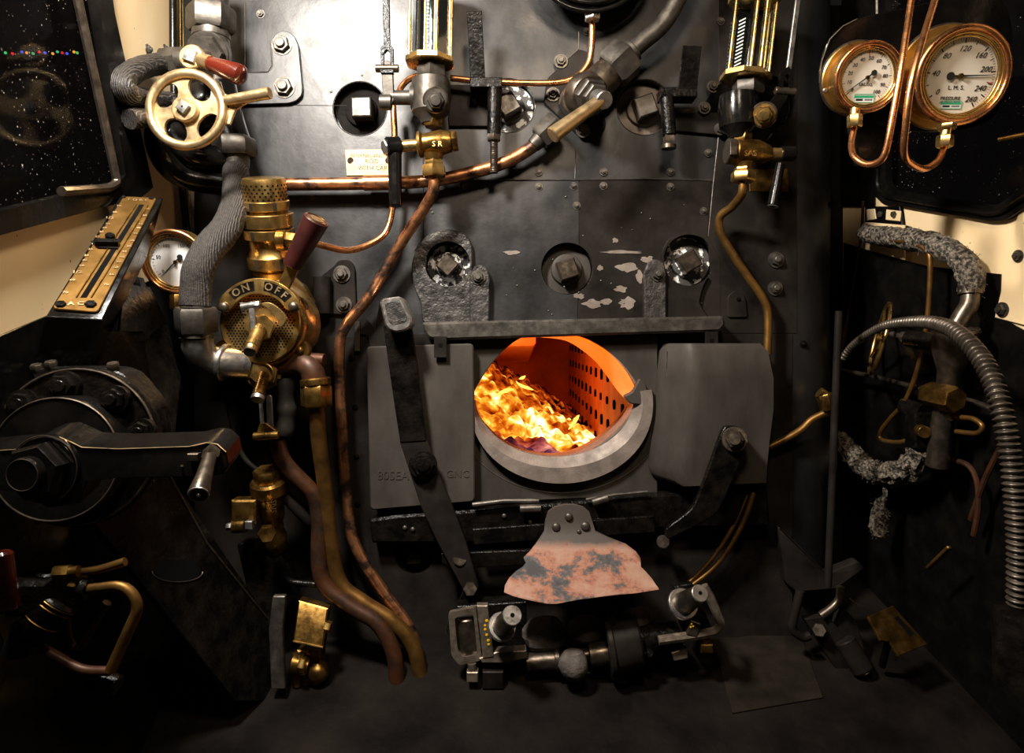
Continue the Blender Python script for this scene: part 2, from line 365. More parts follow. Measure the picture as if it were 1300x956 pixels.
def mat_fire():
    m = bpy.data.materials.new('burning_coal'); m.use_nodes = True; nt = m.node_tree; nt.nodes.clear()
    out = nt.nodes.new('ShaderNodeOutputMaterial'); e = nt.nodes.new('ShaderNodeEmission')
    f = tex(nt, scale=6.5, detail=8, rough=.66, dist=.8, seed=4.1); vo = tex(nt, 'VORONOI', 24, seed=1.0)
    a = nn(nt, 'ShaderNodeMath', operation='MULTIPLY_ADD'); nt.links.new(vo, a.inputs[0]); a.inputs[1].default_value = .22; nt.links.new(f, a.inputs[2])
    tc = nt.nodes.new('ShaderNodeTexCoord'); sp = nt.nodes.new('ShaderNodeSeparateXYZ'); nt.links.new(tc.outputs['Object'], sp.inputs[0])
    g = nn(nt, 'ShaderNodeMapRange'); nt.links.new(sp.outputs[1], g.inputs[0]); g.inputs[1].default_value = -1.0; g.inputs[2].default_value = 1.0
    gc_ = ramp(nt, g.outputs[0], [(0.0, 0.26), (.05, .36), (.11, .48), (.19, .60), (.32, .57), (.55, .44), (1, .36)]); a2 = nn(nt, 'ShaderNodeMath', operation='ADD'); nt.links.new(a.outputs[0], a2.inputs[0]); nt.links.new(gc_, a2.inputs[1]); a = nn(nt, 'ShaderNodeMath', operation='SUBTRACT'); nt.links.new(a2.outputs[0], a.inputs[0]); a.inputs[1].default_value = .5
    col = ramp(nt, a.outputs[0], [(.42, (.05, .003, .001)), (.52, (.65, .045, .002)), (.63, (1, .17, .006)), (.73, (1, .42, .03)), (.84, (1, .85, .45))])
    near = ramp(nt, g.outputs[0], [(.06, 1.0), (.13, 0.0)]); mxp = nt.nodes.new('ShaderNodeMix'); mxp.data_type = 'RGBA'; nt.links.new(near, mxp.inputs[0]); nt.links.new(col, mxp.inputs[6])
    nt.links.new(ramp(nt, a.outputs[0], [(.30, (.03, .01, .02)), (.50, (.30, .07, .16)), (.7, (.9, .3, .35))]), mxp.inputs[7]); col = mxp.outputs[2]
    st = ramp(nt, a.outputs[0], [(.38, .35/6), (.52, 1.2/6), (.65, 2.0/6), (.8, 1.0)])
    mu = nn(nt, 'ShaderNodeMath', operation='MULTIPLY'); nt.links.new(st, mu.inputs[0]); mu.inputs[1].default_value = 1.8
    nt.links.new(col, e.inputs[0]); nt.links.new(mu.outputs[0], e.inputs[1]); nt.links.new(e.outputs[0], out.inputs[0]); return m
M['fire'] = mat_fire()
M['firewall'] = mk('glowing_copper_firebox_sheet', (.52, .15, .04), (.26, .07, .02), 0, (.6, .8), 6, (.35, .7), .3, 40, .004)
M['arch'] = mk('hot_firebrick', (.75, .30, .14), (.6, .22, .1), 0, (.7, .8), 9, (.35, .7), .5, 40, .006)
# ================================================================ shared small parts
def put(name, me, parent, pos, rot=None, scale=1.0, label=None):
    o = bpy.data.objects.new(name, me); C.objects.link(o); o.parent = parent; o.location = pos-ORG[parent.name]
    if rot: o.rotation_euler = rot
    o.scale = (scale,)*3; ORG[o.name] = ORG[parent.name]
    if label: o['label'] = label
    return o
def proto(name, mb, *mats):
    me = mb.mesh(name)
    for m in mats: me.materials.append(m)
    return me
NY = Vector((0, -1, 0))
b = MB(); b.cyl(V(0, .002, 0), V(0, -.002, 0), 1.35*.012, n=24); b.hexn(V(0, -.001, 0), V(0, -.009, 0), .012); b.cyl(V(0, -.008, 0), V(0, -.014, 0), .0062, ch=.0012)
STUD = proto('stud', b, M['iron'])
b = MB(); b.cyl(V(0, .002, 0), V(0, -.002, 0), 1.35*.012, n=24); b.hexn(V(0, -.001, 0), V(0, -.009, 0), .012); b.cyl(V(0, -.008, 0), V(0, -.014, 0), .0062, ch=.0012)
DSTUD = proto('stud', b, M['oily'])
b = MB(); b.cyl(V(0, .003, 0), V(0, -.003, 0), .036, n=32); b.hexn(V(0, -.002, 0), V(0, -.018, 0), .030); b.cyl(V(0, -.017, 0), V(0, -.030, 0), .0165, ch=.002)
BIGNUT = proto('large_nut', b, M['iron'])
b = MB(); b.lathe(V(0, .001, 0), NY, [(0, .006), (.003, .0055), (.0045, .004), (.005, .0005)], 14)
RIVET = proto('rivet', b, M['iron'])
def stud(parent, px, py, Y=0, s=1.0, me=None, name='stud'):
    return put(name, me or STUD, parent, P(px, py, Y), rot=(0, random.random()*3, 0), scale=s)
# ================================================================ setting
def wp(pl, pts, f=1.0): return [pl.hit(x, y, f) for x, y in pts]
# footplate
b = MB(); u = FL.n; r_ = Vector((1, 0, 0)); fw = r_.cross(u).normalized(); fw = -fw if fw.y < 0 else fw
c0 = FL.p+fw*1.0
b.prism([c0-r_*1.6-fw*1.6, c0+r_*1.6-fw*1.6, c0+r_*1.6+fw*1.6, c0-r_*1.6+fw*1.6], -u*.03, .001)
struct('floor', b, M['floor'])
# raised floor plate with a slot, right
FLb = Plane(FL.p+FL.n*.004, FL.n)
b = MB(); b.prism([FLb.hit(*q) for q in ((905, 812), (1015, 800), (1045, 885), (930, 905))], -FL.n*.0035, .001)
floor_plate = tag(part('floor_plate', b, M['jelly'], None), 'worn square steel floor plate let into the footplate right of the treadle gear', 'floor plate')
def sheet(name, pl, pts, f=1.0, thick=.006, m=None, parent=None, ch=.001):
    bb = MB(); bb.prism(wp(pl, pts, f), -pl.n*thick, ch); return struct(name, bb, m or M['cream'], parent)
# left cab sheet with an opening for the side window; built as pieces around the window
def wall_with_window(name, pl, outer, inner, m):
    bb = MB(); me = None
    bb.prism(wp(pl, outer), -pl.n*.008, 0); me = bb.mesh(name)
    k = MB(); q = [p+pl.n*.05 for p in wp(pl, inner)]; k.prism(q, -pl.n*.1, 0)
    me = boolean(me, [k]); o = link(name, me, m, None); o['kind'] = 'structure'; return o
LWO = [(-160, -420), (330, -160), (330, 420), (300, 1010), (-160, 1500)]
LWI = [(-150, -330), (112, -150), (168, 226), (161, 234), (-150, 312)]
wall_with_window('wall_left', LW, LWO, LWI, M['cream'])
RWO = [(1070, -200), (1480, -380), (1480, 1300), (1070, 900)]
RWI = [(1122, -150), (1400, -260), (1400, 190), (1287, 262), (1268, 268), (1128, 243), (1120, 235)]
wall_with_window('wall_right', RW, RWO, RWI, M['cream'])
# black dado below the cream
bb = MB(); bb.prism([p+LW.n*.004 for p in wp(LW, [(-160, 505), (0, 425), (62, 399), (150, 372), (325, 300), (300, 1010), (-160, 1500)])], -LW.n*.0035, .0008); struct('trim_1', bb, M['black'])
bb = MB(); bb.prism([p+RW.n*.004 for p in wp(RW, [(1072, 308), (1097, 316), (1150, 331), (1180, 338), (1272, 348), (1270, 402), (1340, 440), (1480, 480), (1480, 1300), (1070, 900)])], -RW.n*.0035, .0008); struct('trim_2', bb, M['black'])
# cream strip rising at the right edge with its lap and bolts
bb = MB(); bb.prism([p+RW.n*.007 for p in wp(RW, [(1300, 250), (1420, 190), (1420, 440), (1300, 412), (1266, 403), (1284, 330)])], -RW.n*.006, .0015)
t3 = struct('trim_3', bb, M['cream'])
def wbolt(pl, px, py, parent, s=1.0, lift=.0):
    p = pl.hit(px, py)+pl.n*lift; bb = MB(); a, w = basis(pl.n)
    bb.cyl(p, p+pl.n*.003*s, .016*s, n=20); bb.hexn(p, p+pl.n*.010*s, .012*s); bb.cyl(p, p+pl.n*.014*s, .006*s); return part('bolt', bb, M['iron'], parent)
wbolt(RW, 1277, 393, t3, 1.0, .007); wbolt(RW, 1297, 325, t3, .8, .007)
wb = thing('wall_bolts', 'pair of bolts on the cream sheet above the lagged hose', 'bolt', LW.hit(187, 63))
for x in (187, 209): wbolt(LW, x, 63, wb, .8)
bb = MB(); bb.prism([p+RW.n*.0045 for p in wp(RW, [(1070, -200), (1118, -200), (1112, 262), (1070, 262)])], -RW.n*.004, .0008); struct('trim_4', bb, M['black'])
# ---- windows
def frame_tube(bb, pl, pts, wpx, lift, thick, closed=True):
    pass
w1 = thing('window_1', 'dark side window in the left cab sheet with a sliding brown frame', 'window', LW.hit(60, 240)); del w1['category']; w1['kind'] = 'structure'
bb = MB()
outer = wp(LW, [(-150, -350), (92, -170), (184, 238), (170, 250), (-150, 334)]); inner = wp(LW, [(-150, -300), (88, -150), (148, 222), (140, 231), (-150, 300)])
outer = [p+LW.n*.018 for p in outer]; inner = [p+LW.n*.018 for p in inner]
def ringprism(bb, o_, i_, dep):
    n = len(o_); vo = [bb.bm.verts.new(p) for p in o_]; vi = [bb.bm.verts.new(p) for p in i_]; vo2 = [bb.bm.verts.new(p+dep) for p in o_]; vi2 = [bb.bm.verts.new(p+dep) for p in i_]
    for j in range(n):
        k = (j+1) % n
        bb._face((vo[j], vo[k], vi[k], vi[j])); bb._face((vo[j], vo2[j], vo2[k], vo[k])); bb._face((vi[j], vi[k], vi2[k], vi2[j])); bb._face((vo2[j], vi2[j], vi2[k], vo2[k]))
ringprism(bb, outer, inner, -LW.n*.02)
# rolled bead along the frame
bb.tube([p+LW.n*.002 for p in rounded(wp(LW, [(118, -150), (170, 232), (158, 243), (-150, 325)], .985), .02)], .0055, 10)
part('window_frame', bb, M['black'], w1)
bb = MB(); bb.tube(rounded([LW.hit(70, -160, .97), LW.hit(99, 0, .97), LW.hit(149, 232, .97), LW.hit(138, 239, .97), LW.hit(78, 243, .97)], .012), .0085, 8)
part('sliding_frame', bb, M['dsteel'], w1, label='brown steel sliding window frame with hooked foot')
bb = MB(); bb.prism([p-LW.n*.004 for p in wp(LW, [(-150, -330), (100, -160), (156, 232), (-150, 305)])], -LW.n*.004, 0); part('pane', bb, M['pane'], w1)
w2 = thing('window_2', 'dark rounded window in the right cab sheet behind the gauges', 'window', RW.hit(1200, 260)); del w2['category']; w2['kind'] = 'structure'
bb = MB()
oo = [(1112, -160), (1420, -280), (1420, 200), (1302, 268), (1285, 279), (1266, 281), (1125, 257), (1113, 245)]
ii = [(1130, -140), (1400, -240), (1400, 180), (1290, 249), (1277, 259), (1262, 262), (1138, 240), (1131, 232)]
oo = rounded([p+RW.n*.014 for p in wp(RW, oo)], .02, 4, True); ii = rounded([p+RW.n*.014 for p in wp(RW, ii)], .02, 4, True)
ringprism(bb, oo, ii, -RW.n*.018)
bb.tube([(oo[i]*.5+ii[i]*.5)+RW.n*.004 for i in range(len(oo))], .006, 8, closed=True)
part('window_frame', bb, M['black'], w2)
bb = MB(); bb.prism([p-RW.n*.003 for p in wp(RW, [(1120, -150), (1405, -250), (1405, 190), (1285, 262), (1125, 250)])], -RW.n*.004, 0); part('pane', bb, M['pane'], w2)
bb = MB(); bb.prism([V(.78, .30, 1.0), V(1.15, .30, 1.0), V(1.15, .30, -1.3), V(.78, .30, -1.3)], V(0, .006, 0), 0); struct('wall_front', bb, M['soot'])
# string of small coloured lights outside the left window
sl = thing('string_lights', 'row of tiny coloured lights glowing outside the dark left window', 'string lights', P(50, 75, 3.0))
bb = MB(); bb.tube([P(x, 66.5+1.3*math.sin(x*.2), 3.0) for x in range(-10, 110, 8)], .0015, 6); part('cable', bb, M['soot'], sl)
cols = [((.05, .6, .15), 7), ((.7, .03, .04), 16), ((.08, .1, .9), 28), ((.9, .35, .05), 34), ((.05, .4, .12), 42), ((.5, .02, .04), 50), ((.08, .1, .8), 57), ((.9, .35, .05), 67), ((.05, .5, .2), 73), ((.6, .03, .03), 79), ((.08, .1, .8), 85), ((1, .4, .05), 94), ((.1, .5, .1), 98)]
for i, (c, x) in enumerate(cols):
    bb = MB(); bb.ball(P(x, 67+1.2*math.sin(i*2.1), 3.0), .0095, 10); part('bulb', bb, mat_emit('bulb_glow', c, 3.0), sl, label=['green', 'red', 'blue', 'orange', 'green', 'red', 'blue', 'orange', 'green', 'red', 'blue', 'orange', 'green'][i]+' glowing bulb')
# ================================================================ backhead
BK = thing('boiler_backhead', 'large blackened steel boiler backhead wall filling the centre of the cab', 'boiler', P(640, 850, .2))
xl, xr = P(240, 0).x, P(1078, 0).x; rl, rr = .035, .13
prof = []
for i in range(7): q = PI/2*i/6; prof.append((xl+rl-rl*math.cos(q), rl-rl*math.sin(q)))
for i in range(13): q = PI/2*i/12; prof.append((xr-rr+rr*math.sin(q), rr-rr*math.cos(q)))
zt, zb = P(0, -190).z, P(0, 1010).z
bm_ = MB(); bm_.loft([[V(x, y, z) for x, y in prof]+[V(xr-.06, rr+.06, z)]+[V(x, y, z) for x, y in ((xr-.14, .062), (xl+.07, .062), (xl+.06, rl+.06))] for z in (zb, zt)])
HOLE = [(603, 513), (611, 490), (628, 464), (648, 443), (668, 431), (700, 427), (735, 431), (765, 447), (789, 470), (805, 497), (801, 514), (786, 537), (760, 560), (735, 574), (705, 580), (670, 574), (640, 558), (617, 534)]
def holeloop(Y, s=1.0, k=3):
    c = V(704, 505, 0); return smooth([P(c.x+(x-c.x)*s, c.y+(y-c.y)*s, Y) for x, y in HOLE], k, True)
cut = MB(); cut.loft([[p+V(0, -.1, 0) for p in holeloop(0, 1.14)], [p+V(0, .8, 0) for p in holeloop(0, 1.14)]])
PLUGS = [(457, 138, 34, 0), (645, 134, 34, 1), (818, 136, 35, 0), (569, 336, 29, 2), (720, 341, 33, 3), (873, 331, 33, 4), (526, 705, 24, 5), (975, 130, 34, 6)]
cuts = [cut]
for x, y, r, k in PLUGS:
    cc = MB(); cc.cyl(P(x, y)+V(0, -.05, 0), P(x, y)+V(0, .034, 0), S(r), n=40); cuts.append(cc)
cc = MB(); cc.lathe(P(705, 500)+V(0, .16, 0), V(0, 1, 0), [(0, .001), (.001, .34), (.5, .34)], 8); 
me = boolean(bm_.mesh('backplate'), cuts)
link('backplate', me, M['plate'], BK)
def disc_pts(x, y, r, Y, n=28, a0=0, a1=2*PI): return [P(x+r*math.cos(a0+(a1-a0)*i/n), y-r*math.sin(a0+(a1-a0)*i/n), Y) for i in range(n)]
sqm = {0: M['iron'], 1: M['iron'], 2: M['dsteel'], 3: M['dsteel'], 4: M['dsteel'], 5: M['oily'], 6: M['dsteel']}
for x, y, r, k in PLUGS:
    bb = MB(); p = P(x, y); R = S(r)
    bb.lathe(p+V(0, .030, 0), NY, [(0, R*.97), (.004, R*.95), (.005, R*.62), (.016, R*.58), (.018, R*.5)], 36)
    f_ = {0: 'soot', 1: 'lime2', 2: 'lime', 3: 'door', 4: 'lime2', 5: 'oily', 6: 'soot'}[k]
    if k == 0 and x > 700: f_ = 'rim'
    pl_ = part('washout_plug', bb, M[f_], BK, label='washout plug crusted with white limescale' if k in (1, 2, 4) else None)
    bb = MB(); a = random.uniform(-.12, .12)+{0: 0, 1: .5, 2: .75, 3: .25, 4: .45, 5: 0, 6: 0}[k]+(.45 if x == 818 else 0)
    sx = R*.36; q = p+V(.008 if x < 500 else 0, 0, -.003)
    ax = V(math.cos(a), 0, math.sin(a))*sx; az = V(-math.sin(a), 0, math.cos(a))*sx
    bb.box(q+V(0, -.003 if k != 5 else .01, 0), ax, V(0, .022, 0), az, .003); part('square_head', bb, sqm[k], pl_)
    bb = MB(); bb.torus(p+V(0, -.0005, 0), V(0, 1, 0), R*1.02, .0016 if k in (2, 3, 4) else .001, 48, 6); part('recess_rim', bb, M['iron'] if k not in (5, 6) else M['oily'], BK)
# lapped cover sheets and seams
bb = MB(); bb.prism(PP([(540, 231), (735, 229), (735, 330), (733, 409), (537, 409), (537, 300)], -.0025), V(0, .003, 0), .0008)
SHEETCUT = []
def cutsheet(mb, idx, pad=1.0):
    cs = []
    for i in idx:
        x, y, r, k = PLUGS[i]; c_ = MB(); c_.cyl(P(x, y)+V(0, -.05, 0), P(x, y)+V(0, .02, 0), S(r*pad), n=40); cs.append(c_)
    return boolean(mb.mesh('s'), cs)
link('cover_sheet', cutsheet(bb, (3, 4)), M['plate'], BK)
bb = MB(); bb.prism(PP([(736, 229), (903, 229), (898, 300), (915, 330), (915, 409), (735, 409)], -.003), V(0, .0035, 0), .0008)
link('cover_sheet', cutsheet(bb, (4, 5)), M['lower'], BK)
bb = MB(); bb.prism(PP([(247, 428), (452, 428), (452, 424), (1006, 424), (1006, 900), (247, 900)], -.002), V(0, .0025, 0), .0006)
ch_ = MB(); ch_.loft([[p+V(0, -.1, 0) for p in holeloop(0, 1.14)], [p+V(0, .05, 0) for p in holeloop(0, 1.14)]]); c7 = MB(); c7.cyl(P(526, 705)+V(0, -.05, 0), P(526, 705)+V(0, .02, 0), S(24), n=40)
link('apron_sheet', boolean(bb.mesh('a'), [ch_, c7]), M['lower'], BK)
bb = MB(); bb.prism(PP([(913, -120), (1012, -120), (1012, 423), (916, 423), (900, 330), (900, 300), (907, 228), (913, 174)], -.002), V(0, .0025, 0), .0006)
link('side_shade_sheet', cutsheet(bb, (7,)), M['lower'], BK)  # added dark sheet: falloff shade at the right painted with the sooty plate colour
def seam(pts, r=.0012, m='iron', Y=-.001):
    bb = MB(); bb.tube(PP(pts, Y), r, 6); return part('seam', bb, M[m], BK)
seam([(590, 229), (735, 228), (820, 227), (903, 229)], .0016, 'iron', -.004)
seam([(310, -20), (311, 40), (311, 89)]); seam([(735, 40), (735, 62), (705, 90)]); seam([(731, 190), (730, 228)]); seam([(912, 174), (906, 228), (899, 300)], .0007, 'iron', -.002)
seam([(537, 190), (538, 300), (526, 318)]); seam([(311, 92), (340, 91), (345, 83), (343, 55)], .0012)
seam([(330, 133), (440, 134)], .0005)
# double row of studs along the lap and scattered ones
for x, y in [(684, 218), (684, 237), (766, 218), (766, 236), (851, 218), (851, 237), (732, 261), (893, 268), (899, 194), (590, 237), (745, 40), (915, 27), (728, 236)]: stud(BK, x, y, -.003, .62)
for x, y in [(331, 18), (397, 251), (547, 266), (549, 270), (420, 116), (459, 95)]: stud(BK, x, y, 0, .42 if x > 395 else .7)
for x, y, s in [(936, 380, .8), (1056, 260, .6), (447, 455, .7), (451, 517, .62), (453, 579, .62), (433, 623, .6), (454, 640, .6), (842, 685, .9), (842, 692, .6), (1020, 437, .6)]: stud(BK, x, y, 0, s, DSTUD)
random.seed(3)
for i in range(26):
    x, y = random.uniform(640, 900), random.uniform(245, 400)
    bb = None; put('rivet', RIVET, BK, P(x, y, -.003), scale=random.uniform(.25, .5))
# flaked paint patches on the lower sheet
random.seed(11)
for (x, y, w, h) in [(796, 339, 14, 7), (788, 367, 8, 5), (753, 386, 14, 6), (797, 385, 12, 8), (822, 330, 10, 5), (770, 383, 8, 4), (650, 321, 12, 3), (790, 320, 26, 2.6), (735, 376, 8, 4), (762, 340, 4, 4), (812, 352, 5, 9), (781, 305, 4, 4)]:
    pts = [P(x+w*math.cos(t*2*PI/16)*random.uniform(.6, 1.15), y+h*math.sin(t*2*PI/16)*random.uniform(.6, 1.15), -.0042) for t in range(16)]
    bb = MB(); bb.prism(smooth(pts, 2, True), V(0, .0013, 0), .0003); part('paint_flake', bb, M['rim'], BK, label='grey patch of flaked paint')
# strap plate with two big nuts (upper left)
bb = MB(); o = PP([(345, 52), (349, 43), (357, 39), (366, 40), (374, 46), (379, 58), (384, 112), (383, 121), (376, 128), (366, 131), (300, 133), (296, 92), (340, 92), (346, 86)], -.012)
bb.prism(rounded(o, .006, 3, True), V(0, .012, 0), .0015); sp = part('strap_plate', bb, M['plate'], BK)
put('large_nut', BIGNUT, BK, P(358, 57, -.012), (0, .3, 0), .72); put('large_nut', BIGNUT, BK, P(361, 111, -.012), (0, .1, 0), .76)
# bracket with two nuts behind the ejector (holds it to the backhead)
bb = MB(); bb.prism(rounded(PP([(424, 338), (430, 330), (444, 330), (450, 338), (452, 397), (446, 400), (410, 398), (408, 350)], -.012), .008, 3, True), V(0, .012, 0), .0015)
bb.tube(PP([(409, 352, -.03), (409, 398, -.03)]), .022, 16); part('ejector_bracket', bb, M['lower'], BK)
stud(BK, 434, 348, -.013, 1.35); stud(BK, 437, 387, -.013, 1.25)
# firehole surround casting with rounded shoulders round the outer plugs
def shoulder(cx, cy, R, x0, x1, yb, Y, inner):
    pts = []
    for i in range(17):
        a = PI*1.08-(PI*1.16)*i/16; pts.append((cx+R*math.cos(a), cy-R*math.sin(a)))
    return pts
bb = MB(); o = PP([(536, 410), (534, 385), (524, 362), (522, 335), (530, 310), (545, 296), (568, 290), (590, 295), (599, 308), (600, 325), (600, 410)], -.020)
bb.prism(rounded(o, .012, 3, True), V(0, .018, 0), .003)
link('surround_shoulder', cutsheet(bb, (3,), .98), M['cast'], BK)
bb = MB(); bb.prism(rounded(PP([(596, 410), (596, 352), (600, 339), (609, 335), (618, 339), (622, 352), (621, 410)], -.026), .01, 3, True), V(0, .024, 0), .003); part('stud_lug', bb, M['cast'], BK)
bb = MB(); bb.prism(rounded(PP([(818, 410), (818, 345), (824, 331), (834, 328), (844, 334), (846, 350), (846, 410)], -.026), .01, 3, True), V(0, .024, 0), .003); part('stud_lug', bb, M['cast'], BK)
bb = MB(); o = PP([(842, 410), (842, 340), (840, 320), (848, 303), (870, 296), (893, 300), (905, 320), (903, 345), (893, 365), (888, 385), (905, 410)], -.016)
bb.prism(rounded(o, .01, 3, True), V(0, .014, 0), .003)
link('surround_shoulder', cutsheet(bb, (5,), .98), M['lower'], BK)
stud(BK, 985, 330, -.004, 1.25); stud(BK, 984, 366, -.004, 1.15)
stud(BK, 607, 352, -.027, 1.15); stud(BK, 835, 348, -.027, 1.15)
# lug plates left of the lever and right end
bb = MB(); bb.prism(rounded(PP([(452, 409), (463, 402), (477, 419), (481, 385), (490, 377), (500, 380), (506, 405), (510, 440), (470, 442), (466, 425), (452, 425)], -.010), .006, 3, True), V(0, .010, 0), .0015); part('hinge_lug', bb, M['lower'], BK)
bb = MB(); bb.bar(P(453, 408, -.016), P(453, 446, -.016), S(7), .012, ends=False); part('guide_strip', bb, M['dsteel'], BK)
bb = MB(); bb.prism(rounded(PP([(924, 403), (924, 376), (932, 369), (942, 371), (947, 380), (949, 403)], -.008), .006, 3, True), V(0, .008, 0), .0015); part('hinge_lug', bb, M['lower'], BK)
# fine rods / cladding at left edge of the boiler
bb = MB(); bb.tube(PP([(219, -60, .0), (220, 80, .0), (222, 150, .0), (238, 300, .0)]), S(4.5), 12); part('cladding_pipe', bb, M['black'], BK)
bb = MB(); bb.bar(P(228, -60, .01), P(229, 120, .01), S(1.6), .004, ends=False); bb.bar(P(229, 120, .01), P(243, 290, .01), S(1.6), .004, ends=False); part('cladding_strip', bb, M['gold'], BK)
bb = MB(); bb.bar(P(238, -60, .005), P(240, 100, .005), S(15), .006, ends=False); part('cladding_band', bb, M['black'], BK)
# ================================================================ firehole frame
FR = thing('firehole', 'dark steel frame plate and worn grey rim round the glowing firehole', 'firehole', P(705, 660, -.02))
bb = MB(); bb.prism(PP([(590, 425), (835, 425), (835, 628), (590, 640)], -.022), V(0, .020, 0), .002)
cut = MB(); cut.loft([[p+V(0, -.1, 0) for p in holeloop(0, 1.06)], [p+V(0, .2, 0) for p in holeloop(0, 1.06)]])
link('frame_plate', boolean(bb.mesh('f'), [cut]), M['door'], FR)
# tunnel lining through the water space
bb = MB(); L0 = holeloop(-.02, 1.05); L1 = holeloop(.16, 1.045); L2 = holeloop(.16, 1.12); L3 = holeloop(-.02, 1.085)
L1 = [V(p.x, .16, p.z) for p in holeloop(-.02, 1.13)]; L2 = [V(p.x, .16, p.z) for p in holeloop(-.02, 1.145)]
L1 = [V(p.x, .16, p.z-.012) for p in L1]; L2 = [V(p.x, .16, p.z-.012) for p in L2]
bb.loft([L0, L1, L2, L3, L0], cap=False); part('hole_lining', bb, M['rim'], FR)
# lower rim: thick worn ring segment sweeping from the left tip round to the right lug
def arcpt(a, rx, ry, cx, cy): return (cx+rx*math.cos(a), cy-ry*math.sin(a))
rin, rmid, rout = [], [], []
A0, A1 = math.radians(183), math.radians(366)
secs = []
for i in range(41):
    a = A0+(A1-A0)*i/40
    inn = arcpt(a, 101, 76, 704, 504); md = arcpt(a, 107+8*math.sin((a-A0)/(A1-A0)*PI), 88, 708, 506); ou = arcpt(a, 116+8*math.sin((a-A0)/(A1-A0)*PI), 108, 712, 506)
    i0 = P(*inn, 0); i0.y = .01; 
    secs.append([P(*inn, -.0)+V(0, .02, 0), P(*inn, -.030), P(*md, -.048), P(*ou, -.048), P(*ou, -.015)])
bb = MB(); bb.loft(secs); part('rim', bb, M['rim'], FR, 30)
bb = MB(); bb.tube([P(*arcpt(math.radians(200+i*3.4), 138, 118, 712, 508), -.021) for i in range(46)], .0022, 6); part('rim_step', bb, M['door'], FR)
bb = MB(); bb.prism(rounded(PP([(792, 503), (803, 498), (812, 480), (821, 488), (824, 515), (800, 513)], -.045), .006, 3, True), V(0, .025, 0), .003); part('rim_lug', bb, M['door'], FR)
# deflector plate sloping into the hole, upper right; firelight from the coals put in as emission
dA = smooth(PP([(682, 428, -.012), (712, 427, -.014), (742, 433, -.018), (768, 448, -.022), (790, 470, -.026), (803, 492, -.03), (804, 503, -.03)]), 4)
dB = smooth(PP([(704, 429, .05), (722, 434, .06), (741, 446, .065), (758, 461, .065), (771, 478, .06), (784, 496, .05), (795, 508, .02)]), 4)
bb = MB(); bb.loft([dA, dB, [p+V(.003, 0, .006) for p in dB], [p+V(.003, 0, .006) for p in dA]], closed_ring=False, cap=False)
DEF = mk('firelit_deflector', (.62, .26, .10), (.42, .16, .06), 0, (.5, .7), 14, (.35, .7), .3, 40, .004)
DEF.node_tree.nodes['Principled BSDF'].inputs['Emission Color'].default_value = (1, .13, .006, 1); DEF.node_tree.nodes['Principled BSDF'].inputs['Emission Strength'].default_value = 1.15
part('deflector', bb, DEF, FR, label='curved deflector plate painted firelit orange')
# ================================================================ firebox inside
FB = thing('firebox', 'glowing orange copper firebox chamber seen through the firehole', 'firebox', P(690, 640, .3))
X0, X1, Z0, Z1, Y0, Y1 = -.62, .33, -.62, .20, .162, 2.25
def quadslab(bb, pts, n, t=.02): bb.prism(pts, n*t, 0)
def sheetwall(name, pts, out, m): q = MB(); q.prism(pts, out*.02, 0); return part(name, q, m, FB)
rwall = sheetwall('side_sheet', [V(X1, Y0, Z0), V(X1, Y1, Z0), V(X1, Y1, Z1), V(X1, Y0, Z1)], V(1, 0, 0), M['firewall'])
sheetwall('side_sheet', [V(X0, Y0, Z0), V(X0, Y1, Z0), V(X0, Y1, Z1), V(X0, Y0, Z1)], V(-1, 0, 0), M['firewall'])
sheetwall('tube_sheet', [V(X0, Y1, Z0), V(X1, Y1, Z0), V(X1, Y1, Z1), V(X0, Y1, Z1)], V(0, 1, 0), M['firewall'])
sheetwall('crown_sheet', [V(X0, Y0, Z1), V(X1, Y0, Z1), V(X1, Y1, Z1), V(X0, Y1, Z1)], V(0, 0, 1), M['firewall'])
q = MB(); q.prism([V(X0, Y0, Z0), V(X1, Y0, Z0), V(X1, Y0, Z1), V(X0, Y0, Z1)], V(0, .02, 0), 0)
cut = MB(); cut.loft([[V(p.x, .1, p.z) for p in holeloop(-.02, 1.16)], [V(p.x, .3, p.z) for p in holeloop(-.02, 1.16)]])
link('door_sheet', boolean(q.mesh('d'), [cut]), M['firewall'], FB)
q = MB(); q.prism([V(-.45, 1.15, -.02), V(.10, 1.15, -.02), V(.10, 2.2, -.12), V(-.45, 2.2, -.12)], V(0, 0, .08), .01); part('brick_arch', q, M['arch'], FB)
bb = MB()
for i in range(12):
    for j in range(8):
        y = .27+i*.165+(j % 2)*.02; z = -.45+j*.082
        bb.cyl(V(X1+.001, y, z), V(X1-.006, y, z), .0165+.003*math.sin(i*7+j*3), n=14)
part('stay_heads', bb, M['hole'], FB, label='rows of dark stay heads')['kind'] = 'stuff'
